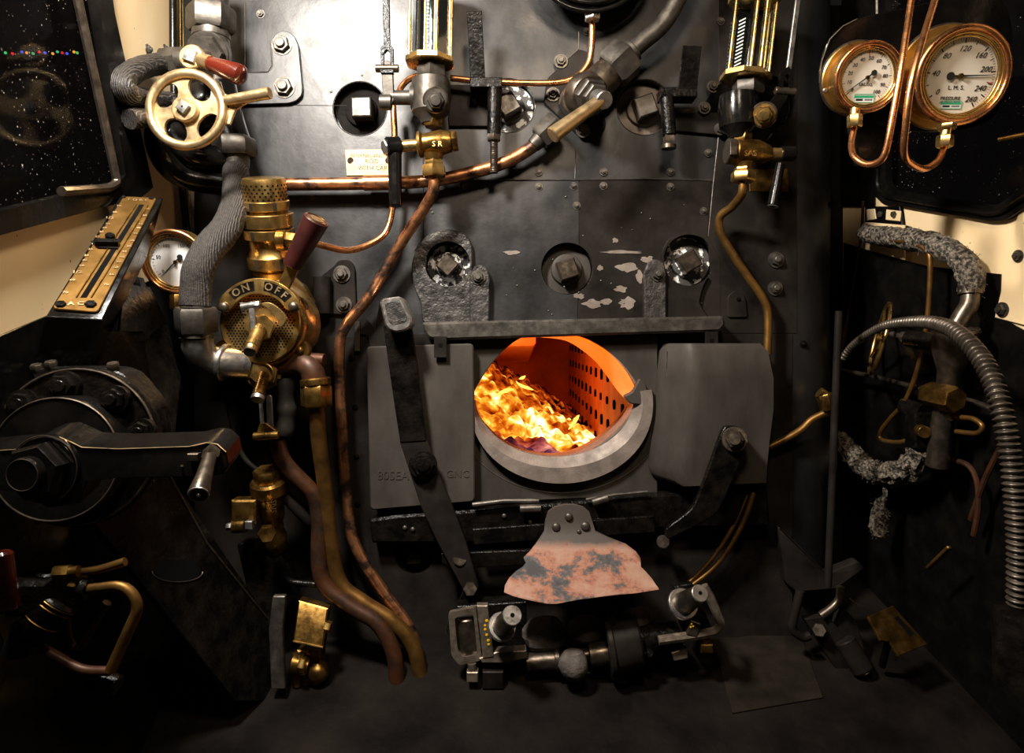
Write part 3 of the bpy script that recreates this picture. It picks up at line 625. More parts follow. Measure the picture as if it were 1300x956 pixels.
# coal bed
def bed(x, y):
    k = min(max((y-.1)/1.0, 0), 1); z = -.385+max(.31-x, 0)*.62*k+.012; z = min(z, -.10)
    v = Vector((x, y, 0)); z += noise.noise(v*9)*.035+noise.noise(v*21)*.018; d = noise.voronoi(Vector((x*21, y*21, z*21)))[0][0]; return z-d*.05+.02
bb = MB(); nx, ny = 130, 220; G = []
for j in range(ny+1):
    row = []
    for i in range(nx+1): x = X0+.01+(X1-X0-.02)*i/nx; y = Y0+.025+(Y1-Y0-.04)*(j/ny)**1.3; row.append(V(x, y, bed(x, y)))
    G.append(row)
bb.loft(G, closed_ring=False, cap=False)
tag(part('burning_coals', bb, M['fire'], None, 180), 'bed of burning white-hot and orange coals inside the open firebox', 'fire', kind='stuff')
fm = mat_emit('flame_glow', (1, .42, .05), 3.2)
for i, pts in enumerate([[(655, 484, .9), (661, 489, .9), (669, 492, .9), (677, 495, .9)], [(659, 481, 1.0), (664, 479, 1.0), (667, 477, 1.0)], [(625, 505, .7), (640, 497, .75), (652, 494, .8)], [(722, 545, .7), (731, 533, .75), (735, 527, .8)]]):
    bb = MB(); bb.tube(smooth(PP(pts), 4), lambda t: .001+.0055*math.sin(PI*min(max(t, .02), .98))**1.5, 8, wob=.8)
    tag(part('flame', bb, fm, None), ['long yellow flame lick curling over the burning coals', 'tiny detached yellow flame above the longest lick', 'low orange flame lick by the left tip of the firehole', 'short bright flame standing at the right end of the fire'][i], 'flame')
HZ = Vector((0, -math.cos(PITCH), -math.sin(PITCH)))      # horizontal, towards the crew
def pipe(name, label, pts, rpx, m, Y=-.05, cat='pipe', sm=5, n=14, parent=None, group=None, wob=0, ends=True):
    pts = PP(pts, Y); bb = MB(); mid = pts[len(pts)//2]; r = S(rpx, mid.y); bb.tube(smooth(pts, sm), r, n, wob=wob)
    o = part(name, bb, M[m], parent)
    if parent is None: tag(o, label, cat, group)
    return o
# ================================================================ sliding firehole doors
DL = thing('firehole_door', 'left sliding firehole door, flat grey steel plate crossed by a black lever', 'door', P(535, 648, -.05))
bb = MB(); bb.prism(rounded(PP([(465, 440), (601, 436), (603, 637), (470, 648)], -.055), .012, 4, True), V(0, .028, 0), .003); part('door_plate', bb, M['door'], DL)
bb = MB(); bb.text('80SEA', P(499, 604, -.0555), S(15), ext=.0012); bb.text('GNC', P(581, 602, -.0555), S(13), ext=.001); part('casting_mark', bb, M['door'], DL, 30)
DR = thing('firehole_door', 'right sliding firehole door, bulging grey steel plate with a curved left edge', 'door', P(905, 620, -.05))
rows = []
def lerp(a, b, t): return a+(b-a)*t
ytab = [(436, 842, 965), (446, 838, 975), (480, 834, 982), (520, 831, 982), (560, 827, 977), (590, 824, 974), (600, 826, 973), (607, 834, 973)]
fr = []
for y, xa, xb in ytab:
    row = []
    for i in range(17):
        t = i/16; x = lerp(xa, xb, t); kn = .27+.06*math.sin((y-436)/170*PI)
        Yd = lerp(-.035, -.105, t/kn) if t < kn else lerp(-.105, -.075, (t-kn)/(1-kn))
        Yd = Yd if y > 440 else Yd+.012
        yy = y+(12*min(t/.25, 1)-6*t if y > 595 else 0)
        row.append(P(x, yy, Yd))
    fr.append(row)
bb = MB()
R = [[bb.bm.verts.new(p) for p in r] for r in fr]; R2 = [[bb.bm.verts.new(V(p.x, -.026, p.z)) for p in r] for r in fr]
for G_, s_ in ((R, 1), (R2, -1)):
    for i in range(len(G_)-1):
        for j in range(16): bb._face((G_[i][j], G_[i][j+1], G_[i+1][j+1], G_[i+1][j]))
def edge(a, b_):
    for i in range(len(a)-1): bb._face((a[i], a[i+1], b_[i+1], b_[i]))
edge(R[0], R2[0]); edge(R[-1], R2[-1]); edge([r[0] for r in R], [r[0] for r in R2]); edge([r[-1] for r in R], [r[-1] for r in R2])
part('door_plate', bb, M['door'], DR, 50)
bb = MB(); bb.text('80SEA', P(893, 607, -.0925), S(13), ext=.0012); part('casting_mark', bb, M['door'], DR, 30)
bb = MB(); bb.tube(PP([(847, 446), (846, 500), (842, 570), (838, 598)], -.052), .0016, 6); part('edge_bead', bb, M['iron'], DR)
# ---- shelf rail above the doors
SH = thing('firehole_shelf', 'long worn grey steel rail with rounded ends above the firehole doors', 'rail', P(725, 430, -.05))
bb = MB(); bb.prism(rounded(PP([(535, 409), (919, 401), (922, 412), (914, 421), (560, 432), (544, 430), (537, 420)], -.062), .008, 4, True), V(0, .062, 0), .006); part('rail_bar', bb, M['iron'], SH)
for x, y in ((559, 430), (904, 424)):
    bb = MB(); bb.prism(PP([(x-8, y-3), (x+8, y-3), (x+8, y+24), (x-8, y+24)], -.072), V(0, .008, 0), .001); t_ = part('drop_tab', bb, M['lower'], SH)
    bb = MB(); bb.prism(PP([(x-2.5, y+6), (x+2.5, y+6), (x+2.5, y+11), (x-2.5, y+11)], -.0725), V(0, .004, 0), 0); part('square_hole', bb, M['hole'], t_)
# ---- lower guide rail and castings below the doors
GR = thing('door_guide', 'greasy black lower guide casting running under both firehole doors', 'rail', P(700, 700, -.03))
bb = MB(); bb.prism(rounded(PP([(468, 660), (500, 655), (602, 648), (700, 640), (830, 628), (975, 622), (978, 668), (830, 672), (640, 690), (472, 690)], -.050), .006, 3, True), V(0, .050, 0), .006); part('guide_casting', bb, M['oily'], GR)
bb = MB(); bb.tube(PP([(600, 641), (640, 636), (684, 636)], -.062), S(3.2), 10); bb.tube(PP([(744, 634), (780, 628), (822, 624)], -.060), S(1.8), 8); parts('worn_rod', bb, M['iron'], GR)
bb = MB(); bb.cyl(P(660, 646, -.07), P(687, 645, -.07), S(5), ch=.001); bb.cyl(P(752, 638, -.07), P(772, 632, -.07), S(5), ch=.001); parts('hinge_pin', bb, M['iron'], GR)
for x, y in ((524, 672), (514, 670), (673, 663), (760, 661), (640, 655), (545, 655)): put('rivet', RIVET, GR, P(x, y, -.051), scale=1.0)
# ---- linkage bars
LK = thing('door_linkage', 'dark horizontal link bars and pins joining the door levers under the firehole', 'linkage', P(640, 750, -.05))
bb = MB(); bb.prism(PP([(560, 703), (700, 697), (700, 716), (575, 722), (562, 716)], -.075), V(0, .014, 0), .002); part('link_bar', bb, M['oily'], LK)
bb = MB(); bb.prism(PP([(600, 672), (830, 655), (832, 676), (602, 692)], -.066), V(0, .012, 0), .002); part('link_bar', bb, M['oily'], LK)
for x, y, s in ((584, 709, .9), (842, 688, .8)):
    bb = MB(); bb.cyl(P(x, y, -.06), P(x, y, -.092), S(10)*s, ch=.002); part('pin', bb, M['dsteel'], LK)
bb = MB(); bb.bar(P(598, 748, -.07), P(575, 800, -.07), S(16), .012); part('link_bar', bb, M['oily'], LK)
# ---- left lever
LL = thing('door_lever', 'long black kinked lever in front of the left firehole door with a worn steel cap', 'lever', P(595, 750, -.09))
bb = MB(); bb.prism(rounded(PP([(486, 412), (522, 412), (530, 470), (541, 560), (508, 562), (500, 510)], -.095), .003, 2, True), V(0, .018, 0), .002); part('upper_arm', bb, M['oily'], LL)
bb = MB(); bb.prism(rounded(PP([(507, 560), (541, 557), (556, 600), (575, 645), (592, 690), (608, 745), (603, 755), (592, 757), (575, 725), (556, 690), (535, 645)], -.092), .004, 2, True), V(0, .016, 0), .002); part('lower_arm', bb, M['lower'], LL)
bb = MB(); bb.cyl(P(537, 590, -.09), P(537, 590, -.104), S(17), ch=.002); bb.hexn(P(537, 590, -.10), P(537, 590, -.116), S(14)); bb.cyl(P(537, 590, -.115), P(537, 590, -.125), S(8), ch=.001); part('pivot_nut', bb, M['oily'], LL)
bb = MB(); bb.hexn(P(597, 748, -.09), P(597, 748, -.105), S(9)); part('end_nut', bb, M['dsteel'], LL)
bb = MB(); o_ = PP([(482, 383), (486, 379), (507, 376), (511, 380), (523, 405), (522, 414), (514, 420), (502, 422), (493, 419), (488, 412)], -.150); bb.prism(rounded(o_, .006, 3, True), V(0, .055, 0), .004); cap = part('grip_cap', bb, M['steel'], LL, label='worn bright steel grip cap')
bb = MB(); bb.prism(rounded(PP([(488, 385), (506, 381), (517, 402), (515, 409), (499, 413), (493, 408)], -.1512), .004, 3, True), V(0, .003, 0), .0008); part('cap_recess', bb, M['cast'], cap)
# ---- right lever
RL = thing('door_lever', 'short dark curved lever arm bolted to the right firehole door', 'lever', P(850, 690, -.1))
bb = MB(); bb.prism(smooth(PP([(917, 548), (926, 541), (940, 543), (948, 556), (944, 575), (930, 610), (912, 648), (890, 664), (862, 678), (848, 684), (846, 672), (868, 655), (882, 640), (898, 600)], -.125), 3, True), V(0, .016, 0), .002); part('arm', bb, M['oily'], RL)
bb = MB(); bb.cyl(P(933, 558, -.12), P(933, 558, -.138), S(15), ch=.002); bb.hexn(P(933, 558, -.137), P(933, 558, -.152), S(11)); bb.cyl(P(933, 558, -.15), P(933, 558, -.168), S(6.5), ch=.001); part('pivot_nut', bb, M['dsteel'], RL)
# ================================================================ scorched deflector plate hanging below the hole
bb = MB()
prof = [(641, 716, 729), (644, 704, 740), (650, 696, 748), (662, 692, 752), (675, 691, 756), (683, 686, 772), (692, 680, 795), (702, 672, 808), (709, 665, 813), (716, 668, 813.5), (721, 664, 814), (727, 655, 820), (736, 646, 828), (745, 641, 834), (752, 640, 836.5), (757, 652, 805), (762, 672, 760), (766, 690, 725)]
def py_to_Y(y): return -.085 if y < 672 else -.085-.15*((y-672)/94)**1.25
Rw = []
for y, xa, xb in prof:
    Y_ = py_to_Y(y); Rw.append([P(lerp(xa, xb, i/24), y+(2.0*math.sin(i/24*PI) if y > 700 else 0)-(6*(i/24) if 750 < y else 0)*.6, Y_-.012*math.sin(i/24*PI)*(y-640)/120) for i in range(25)])
Fv = [[bb.bm.verts.new(p) for p in r] for r in Rw]; Bv = [[bb.bm.verts.new(p+V(0, .006, .0015)) for p in r] for r in Rw]
for G_ in (Fv, Bv):
    for i in range(len(G_)-1):
        for j in range(24): bb._face((G_[i][j], G_[i][j+1], G_[i+1][j+1], G_[i+1][j]))
edge(Fv[0], Bv[0]); edge(Fv[-1], Bv[-1]); edge([r[0] for r in Fv], [r[0] for r in Bv]); edge([r[-1] for r in Fv], [r[-1] for r in Bv])
BP = thing('baffle_plate', 'flared rusty pink scorched steel plate hanging below the firehole', 'plate', P(735, 766, -.235))
part('plate', bb, M['rust'], BP, 60)
for x, y, s in ((722, 656, 1.5), (706, 669, 1.6), (743, 668, 1.7), (735, 675, .8)): put('rivet', RIVET, BP, P(x, y, -.087 if y < 674 else -.093), scale=s*1.15)
# ================================================================ water gauge glasses
def gauge(label, cx, top, bot, hw, Y, lean, stripes):
    g = thing('water_gauge', label, 'gauge', P(cx, 225, Y))
    a = P(cx+lean*(top-bot), top, Y); b_ = P(cx, bot, Y); ax = (a-b_).normalized(); L = (a-b_).length; R = S(hw, Y)
    r8 = R*1.0
    bb = MB()
    bb.lathe(b_-ax*S(8, Y), ax, [(0, R*1.02), (.002, R*1.10), (S(7, Y), R*1.10), (S(8, Y), R*1.02)], 8, PI/8); part('lower_flange', bb, M['gold'], g, 20)
    bb = MB(); bb.lathe(a, ax, [(0, R*1.02), (.002, R*1.12), (S(9, Y), R*1.12), (S(11, Y), R)], 8, PI/8); part('upper_flange', bb, M['gold'], g, 20)
    for q in range(8):
        t = PI/8+q*PI/4; d = V(math.cos(t), math.sin(t), 0)*R*.95
        if q in (1, 3, 5): continue
        bb = MB(); w = .004 if q in (5, 6) else .0032
        bb.cyl(b_+d, a+d, w, n=10); part('post', bb, M['gold'], g)
    for q in (1.0, -0.35, .4):
        d = V(math.sin(q*.5)*R*.3, -R*.9, 0)
    for dx in (-.12, .30):
        bb = MB(); d = V(R*dx, -R*.93, 0); bb.cyl(b_+d, a+d, .0034, n=10); part('post', bb, M['gold'], g)
    bb = MB(); bb.prism([b_+V(-R*.75, R*.55, 0), b_+V(R*.75, R*.55, 0), a+V(R*.75, R*.55, 0), a+V(-R*.75, R*.55, 0)], V(0, .002, 0), 0); bp = part('back_plate', bb, M['black'] if stripes else M['soot'], g)
    bb = MB(); n = int(L/.009); 
    if stripes:
        for i in range(n-2):
            c = b_+ax*(.007+i*.009)+V(-R*.28, R*.5, 0); bb.prism([c+V(-.008, 0, -.004), c+V(.008, 0, .004), c+V(.008, 0, .0075), c+V(-.008, 0, -.0005)], V(0, .001, 0), 0)
    else:
        for i in range(n-1): c = b_+ax*(.007+i*.009)+V(-R*.2, R*.5, 0); bb.ball(c, .0042, 8)
    part('stripe_marks', bb, M['white'], bp)
    bb = MB(); bb.cyl(b_, a, .007, n=16); part('glass_tube', bb, M['glass'], g)
    bb = MB(); bb.loft([[p+V(math.cos(PI/8+q*PI/4), math.sin(PI/8+q*PI/4), 0)*R*.9 for q in range(8)] for p in (b_, a)], cap=False); part('protector_glass', bb, M['glass'], g, 20)
    return g
G1 = gauge('left brass water gauge glass with a backing of pale round beads', 546, -30, 75, 29, -.12, -.02, False)
G2 = gauge('right brass water gauge glass with diagonally striped backing', 947, 4, 95, 29, -.12, -.115, True)
def cockset(g, cx, y0, side, Y=-.12):
    """body, nuts and drain cock below the glass; side=-1 handle to the left"""
    bb = MB(); bb.hexn(P(cx+2, y0+2, Y), P(cx+2, y0+20, Y), S(20, Y)); part('gland_nut', bb, M['gun'], g)
    bx = cx+1 if side < 0 else cx-10
    bb = MB(); bb.lathe(P(bx, y0+19, Y), P(bx, y0+70, Y)-P(bx, y0+19, Y), [(0, S(16, Y)), (.003, S(24, Y)), (S(20, Y), S(26, Y)), (S(42, Y), S(24, Y)), (S(50, Y), S(14, Y)), (S(56, Y), S(12, Y))], 20)
    bb.cyl(P(bx, y0+42, Y), P(bx, y0+46, 0), S(22, Y), S(20, 0)); part('body', bb, M['gun' if side < 0 else 'black'], g)
    fx = cx+7 if side < 0 else cx+22
    bb = MB(); bb.cyl(P(fx, y0+45, Y-.01), P(fx, y0+45, Y-.045), S(16, Y), ch=.002); part('stem_collar', bb, M['dsteel'], g)
    bb = MB(); bb.cyl(P(fx, y0+45, Y-.044), P(fx, y0+45, Y-.048), S(13.5, Y)); bb.hexn(P(fx, y0+45, Y-.047), P(fx, y0+45, Y-.062), S(11, Y)); bb.cyl(P(fx, y0+45, Y-.06), P(fx, y0+45, Y-.067), S(6.5, Y), ch=.001); part('stem_nut', bb, M['iron' if side < 0 else 'brass'], g)
    bb = MB(); bb.hexn(P(bx+4, y0+68, Y), P(bx+3, y0+80, Y), S(13, Y)); part('union_nut', bb, M['dbrass'], g)
# left: cock
cockset(G1, 546, 82, -1)
Y = -.125
bb = MB(); bb.lathe(P(529, 184, Y), P(581, 179, Y)-P(529, 184, Y), [(0, S(9, Y)), (.004, S(16, Y)), (.010, S(17, Y)), (.016, S(13, Y)), (S(32, Y), S(16, Y)), (S(44, Y), S(13, Y))], 24); bb.hexn(P(573, 180, Y), P(581, 179, Y), S(13, Y)); bb.lathe(P(550, 196, Y), V(0, 0, -1), [(0, S(13, Y)), (S(8, Y), S(11, Y))], 20)
dc = part('drain_cock', bb, M['dbrass'], G1); bb = MB(); bb.text('S R', P(555, 183, Y-.0275), S(9), ext=.0014); part('cast_letters', bb, M['gold'], dc, 30)
bb = MB(); bb.cyl(P(505, 186, Y), P(530, 184, Y), S(7.5, Y)); part('cock_spindle', bb, M['gold'], G1)
bb = MB(); bb.cyl(P(508, 186, Y), P(490, 187, Y-.012), S(13, Y), ch=.003); bb.cyl(P(501, 190, Y-.005), P(502, 262, Y-.01), S(9, Y), S(8, Y), ch=.002); part('cock_handle', bb, M['black'], G1)
bb = MB(); bb.hexn(P(491, 187, Y-.01), P(487, 187.5, Y-.014), S(10, Y)); part('handle_nut', bb, M['steel'], G1)
bb = MB(); bb.hexn(P(551, 203, Y), P(551, 212, Y), S(12, Y)); bb.hexn(P(551, 210, Y), P(551, 225, Y), S(16, Y)); part('pipe_nut', bb, M['brass'], G1)
bb = MB(); bb.tube(smooth(PP([(540, 95, -.1), (522, 99, -.08), (510, 110, -.07), (505, 122, -.07)]), 5), S(4, -.08), 10); part('link_pipe', bb, M['copper'], G1)
# lever gear on the left of the gauge
bb = MB(); bb.cyl(P(497, 124, Y), P(525, 124, Y), S(9, Y)); bb.cyl(P(522, 124, Y), P(527, 124, Y), S(15, Y)); part('side_spindle', bb, M['gun'], G1)
GL1 = thing('gauge_shut_off_rod', 'polished steel pull rod with a forked end left of the left gauge glass', 'rod', P(490, 130, -.14))
bb = MB(); bb.bar(P(489, -40, -.145), P(491, 58, -.145), S(8), .008, ends=False); part('rod', bb, M['oily'], GL1)
bb = MB()
ringo = PP([(491, 52), (499, 60), (499, 92), (483, 92), (483, 60)], -.150); ringi = PP([(491, 62), (495, 66), (495, 88), (487, 88), (487, 66)], -.150)
ringprism(bb, ringo, ringi, V(0, .014, 0)); part('fork', bb, M['oily'], GL1)
bb = MB(); bb.cyl(P(477, 87, -.143), P(506, 87, -.143), S(4.5), ch=.001); part('fork_pin', bb, M['dsteel'], GL1)
bb = MB(); bb.bar(P(491, 84, -.146), P(493, 126, -.140), S(13), .012); bb.cyl(P(483, 130, -.135), P(497, 130, -.135), S(9)); part('crank_arm', bb, M['gun'], GL1)
# right gauge cock
cockset(G2, 948, 101, 1)
bb = MB(); bb.cyl(P(938, 148, -.02), P(938, 148, 0), S(47), ch=.003); fl = part('mounting_flange', bb, M['black'], G2)
for x, y in ((894, 137), (914, 164), (905, 110)): put('stud', STUD, G2, P(x, y, -.02), (0, .4, 0), .95)
bb = MB(); bb.lathe(P(932, 193, Y), P(978, 195, Y)-P(932, 193, Y), [(0, S(15, Y)), (.004, S(17, Y)), (S(30, Y), S(16, Y)), (S(40, Y), S(12, Y)), (S(46, Y), S(9, Y))], 24); bb.lathe(P(946, 207, Y), V(0, 0, -1), [(0, S(13, Y)), (S(8, Y), S(11, Y))], 20)
dc = part('drain_cock', bb, M['dbrass'], G2); bb = MB(); bb.text('SAS', P(953, 195, Y-.0300), S(9.5), ext=.0014); part('cast_letters', bb, M['gold'], dc, 30)
bb = MB(); bb.cyl(P(922, 192, Y), P(934, 192.6, Y), S(16, Y), ch=.002); bb.box(P(931, 189, Y-.028), V(S(4), 0, 0), V(0, .004, 0), V(0, 0, S(7)), .001); part('cock_cap', bb, M['dsteel'], G2)
bb = MB(); bb.cyl(P(974, 195, Y), P(994, 195.5, Y), S(7.5, Y)); part('cock_spindle', bb, M['gold'], G2)
bb = MB(); bb.cyl(P(991, 195, Y), P(1009, 195, Y), S(9.5, Y), ch=.002); bb.cyl(P(991, 207, Y-.006), P(981, 262, Y-.012), S(5.5, Y), S(7, Y), ch=.003); part('cock_handle', bb, M['black'], G2)
bb = MB(); bb.torus(P(981, 262, Y-.013), P(991, 207, Y)-P(981, 262, Y), S(6.3, Y), .0012, 20, 6); part('worn_end', bb, M['steel'], G2)
bb = MB(); bb.hexn(P(944, 212, Y), P(944, 219, Y), S(12, Y)); bb.hexn(P(944, 218, Y), P(943, 231, Y), S(15.5, Y)); part('pipe_nut', bb, M['brass'], G2)
GL2 = thing('gauge_shut_off_rod', 'thin black steel pull rod with forked end right of the right gauge glass', 'rod', P(1000, 120, -.14))
bb = MB(); bb.bar(P(1019, -40, -.145), P(1002, 88, -.145), S(6), .008, ends=False); part('rod', bb, M['steel'], GL2)
bb = MB(); ringo = PP([(1001, 84), (1008, 94), (1006, 118), (989, 116), (991, 92)], -.150); ringi = PP([(1000, 94), (1003, 98), (1002, 113), (994, 112), (996, 97)], -.150)
ringprism(bb, ringo, ringi, V(0, .014, 0)); part('fork', bb, M['black'], GL2)
bb = MB(); bb.cyl(P(984, 115, -.143), P(1010, 117, -.143), S(4.5), ch=.001); part('fork_pin', bb, M['dsteel'], GL2)
bb = MB(); bb.prism(rounded(PP([(991, 112), (1003, 116), (998, 130), (982, 150), (968, 162), (960, 150), (975, 132)], -.145), .004, 2, True), V(0, .012, 0), .002); part('crank_arm', bb, M['black'], GL2)
# plates by the gauges
PL1 = thing('brass_nameplate', 'small cream-coloured brass plate reading ROD WITH CARE beside the left drain cock', 'plate', P(470, 223, -.002))
bb = MB(); bb.prism(PP([(438, 190), (500, 189), (500, 222), (440, 223)], -.004), V(0, .004, 0), .0008); part('plate', bb, M['plaque'], PL1)
bb = MB(); bb.text('INTERNAL AND CTR', P(472, 198, -.0042), S(6.6), ext=.0003, sx=.9); bb.text('ROD', P(472, 205, -.0042), S(7.6), ext=.0003, sx=1.1); bb.text('WITH CARE', P(475, 213.5, -.0042), S(7.6), ext=.0003, sx=1.02); part('engraved_letters', bb, M['oily'], PL1, 30)
bb = MB(); bb.cyl(P(445, 204, -.003), P(445, 204, -.006), S(4), ch=.0006); bb.cyl(P(493, 204, -.003), P(493, 204, -.006), S(4), ch=.0006); parts('screw', bb, M['dsteel'], PL1)
bb = MB(); bb.prism(PP([(950, 215), (1000, 214), (1002, 243), (952, 243)], -.004), V(0, .004, 0), .0008); tag(part('brass_nameplate', bb, M['dbrass'], None), 'small plain brown brass plate behind the right drain cock', 'plate')
# ================================================================ pipes on the backhead
pipe('drain_pipe', 'long bent dark copper pipe running from the left gauge down past the left door', [(551, 222, -.125), (550, 243, -.12), (538, 265, -.10), (505, 315, -.07), (470, 375, -.06), (440, 412, -.06), (431, 445, -.06), (434, 540, -.06), (440, 630, -.06), (450, 690, -.07), (487, 752, -.08), (522, 802, -.09), (537, 862, -.09)], 7, 'tcopper')
pipe('drain_pipe', 'bent copper pipe running down from the right gauge to the right firehole door', [(943, 229, -.125), (942, 246, -.12), (930, 262, -.08), (914, 276, -.05), (917, 300, -.04), (945, 345, -.04), (968, 378, -.04), (975, 400, -.04), (974, 450, -.04)], 5.2, 'dcopper')
lp = pipe('steam_pipe', 'long thick polished copper pipe crossing the backhead to the angled valve', [(296, 236), (365, 234), (450, 233), (540, 230), (600, 219), (650, 202), (692, 175)], 8.2, 'tcopper', Y=-.045)
bb = MB(); bb.cyl(P(462, 232.6, -.045), P(505, 231.6, -.045), S(9.6, -.045)); part('sleeve', bb, M['tcopper'], lp)
pipe('gauge_pipe', 'thin shiny copper pipe running behind the left gauge and bending up to the round casing', [(572, 99), (600, 102), (650, 105), (705, 105), (730, 98), (746, 82), (751, 60), (752, 26)], 4.0, 'copper', Y=-.055)
pipe('gauge_pipe', 'thin bright copper pipe curving from the left drain cock to the brass ejector', [(499, 134, -.06), (501, 175, -.06), (500, 235, -.06), (497, 272, -.06), (488, 297, -.07), (465, 312, -.09), (440, 318, -.12), (415, 313, -.16), (395, 308, -.18)], 4.0, 'copper')
pipe('gauge_pipe', 'pair-mate thin brown pipe low on the right, nearer the door', [(957, 625), (945, 660), (925, 697), (905, 722), (880, 742)], 3.2, 'dcopper', Y=-.05)['label'] = 'thin brown copper pipe right of the short curved lever, right one of two'
pipe('gauge_pipe', 'thin brown copper pipe right of the short curved lever, left one of two', [(948, 628), (934, 662), (914, 696), (893, 722), (872, 742)], 2.8, 'dcopper', Y=-.045)
pipe('drain_pipe', 'wavy copper pipe crossing from the right firehole door to the dark corner', [(972, 570, -.02), (1000, 556, -.03), (1018, 545, -.03), (1032, 532, -.03), (1058, 520, -.04)], 4.6, 'dcopper')
# round casing at the top edge
RC = thing('round_gauge_casing', 'lower rim of a round black casing at the top edge with a steel nut', 'gauge', P(752, 26, -.08))
c = P(750, -64, -.09); R = S(78, -.09)
bb = MB(); bb.cyl(c+V(0, .03, 0), c, R*.93, n=56); part('casing', bb, M['black'], RC)
bb = MB(); bb.torus(c, V(0, 1, 0), R, .006, 60, 10); bb.torus(c+V(0, -.012, 0), V(0, 1, 0), R*.90, .005, 60, 10); part('bezel', bb, M['black'], RC)
bb = MB(); bb.hexn(P(752, 10, -.07), P(752, 26, -.07), S(10)); bb.cyl(P(752, -10, -.07), P(752, 12, -.07), S(6)); part('nut', bb, M['steel'], RC)
# ---- angled steam valve
SV = thing('steam_valve', 'angled grey steel steam valve with a stubby golden handle', 'valve', P(740, 180, -.05))
bb = MB(); bb.prism(rounded(PP([(694, 100), (735, 62), (748, 66), (756, 88), (770, 160), (752, 180), (735, 172), (690, 130)], -.012), .01, 3, True), V(0, .012, 0), .002); part('flange', bb, M['lower'], SV)
a_, b_ = P(806, 62, -.075), P(684, 178, -.055); ax = b_-a_
def on(t, off=0): return a_+ax*t
bb = MB(); bb.tube(smooth(PP([(880, -45, -.10), (864, -8, -.095), (842, 30, -.085), (815, 54, -.078), (798, 70, -.075)]), 5), S(11, -.085), 16); part('inlet_pipe', bb, M['gun'], SV)
bb = MB(); bb.cyl(on(.01), on(.08), S(14), ch=.002); bb.hexn(on(.06), on(.25), S(26)); part('union_nut', bb, M['gun'], SV)
bb = MB(); bb.lathe(on(.24), ax, [(0, S(18)), (.01, S(20)), (.05, S(21)), (.09, S(26)), (.13, S(22)), (.15, S(15))], 24); part('body', bb, M['dsteel'], SV)
bb = MB(); bb.hexn(on(.80), on(.99), S(17)); bb.cyl(on(.98), on(1.06), S(11), S(9)); part('union_nut', bb, M['gun'], SV)
d = (P(777, 128, -.22)-P(742, 118, -.09)).normalized(); s0 = P(742, 120, -.09)
bb = MB(); bb.cyl(s0, s0+d*.035, S(27), S(24), ch=.003); part('bonnet', bb, M['dsteel'], SV)
bb = MB(); bb.hexn(s0+d*.033, s0+d*.055, S(22)); bb.hexn(s0+d*.058, s0+d*.075, S(17)); part('gland_nuts', bb, M['gun'], SV)
bb = MB(); bb.cyl(s0+d*.07, s0+d*.115, S(11.5, -.18), ch=.002); part('spindle', bb, M['steel'], SV)
h0 = s0+d*.100; bb = MB(); bb.cyl(h0, P(701, 172, -.21), S(8, -.2), S(10.5, -.2), ch=.002); part('handle', bb, M['pale'], SV, label='stubby golden brass handle')
for x, y in ((702, 120), (740, 166), (712, 78)): put('stud', STUD, SV, P(x, y, -.013), (0, .2, 0), 1.1)
# ---- black brackets hanging rods (two)
for i, (lab, strap, w, plate, rod, yb, m1) in enumerate([
    ('flat black lever strap and threaded rod between the left gauge and angled valve', [(602, 14), (607, 108)], 19, [(566, 107), (607, 108), (648, 114), (640, 130), (620, 160), (570, 160)], [(628, 112), (627, 172)], 222, 'oily'),
    ('flat black lever strap and stubby rod left of the right gauge glass', [(879, 58), (872, 124)], 24, [(850, 143), (922, 143), (926, 172), (858, 166)], [(846, 124), (850, 172)], 190, 'oily')]):
    t_ = thing('lever_bracket', lab, 'bracket', P(rod[0][0], yb, -.06))
    bb = MB(); bb.bar(P(*strap[0], -.11), P(*strap[1], -.08), S(w, -.1), .006, ends=False); part('strap', bb, M[m1], t_)
    bb = MB(); bb.prism(PP(plate, -.012), V(0, .012, 0), .0015); part('base_plate', bb, M['lower'], t_)
    bb = MB(); bb.box(P(strap[1][0]*.5+rod[0][0]*.5, rod[0][1]-3, -.06), V(S(abs(strap[1][0]-rod[0][0])*.5+9), 0, 0), V(0, .025, 0), V(0, 0, S(6)), .002); part('cross_arm', bb, M['oily'], t_)
    bb = MB(); bb.cyl(P(*rod[0], -.07), P(*rod[1], -.07), S(8.5), ch=.002); part('rod', bb, M['oily'], t_)
    bb = MB()
    if i == 0:
        bb.hexn(P(627, 170, -.07), P(627, 179, -.07), S(9)); 
        bb.tube([P(627, 178+k*.5, -.07) for k in range(84)], lambda t: S(4.8)+.0006*math.sin(t*84*1.3), 12)
    else: bb.hexn(P(849, 172, -.07), P(849, 186, -.07), S(8), 4, PI/4); bb.cyl(P(849, 184, -.07), P(849, 189, -.07), S(9))
    part('threaded_end', bb, M['dsteel'], t_)
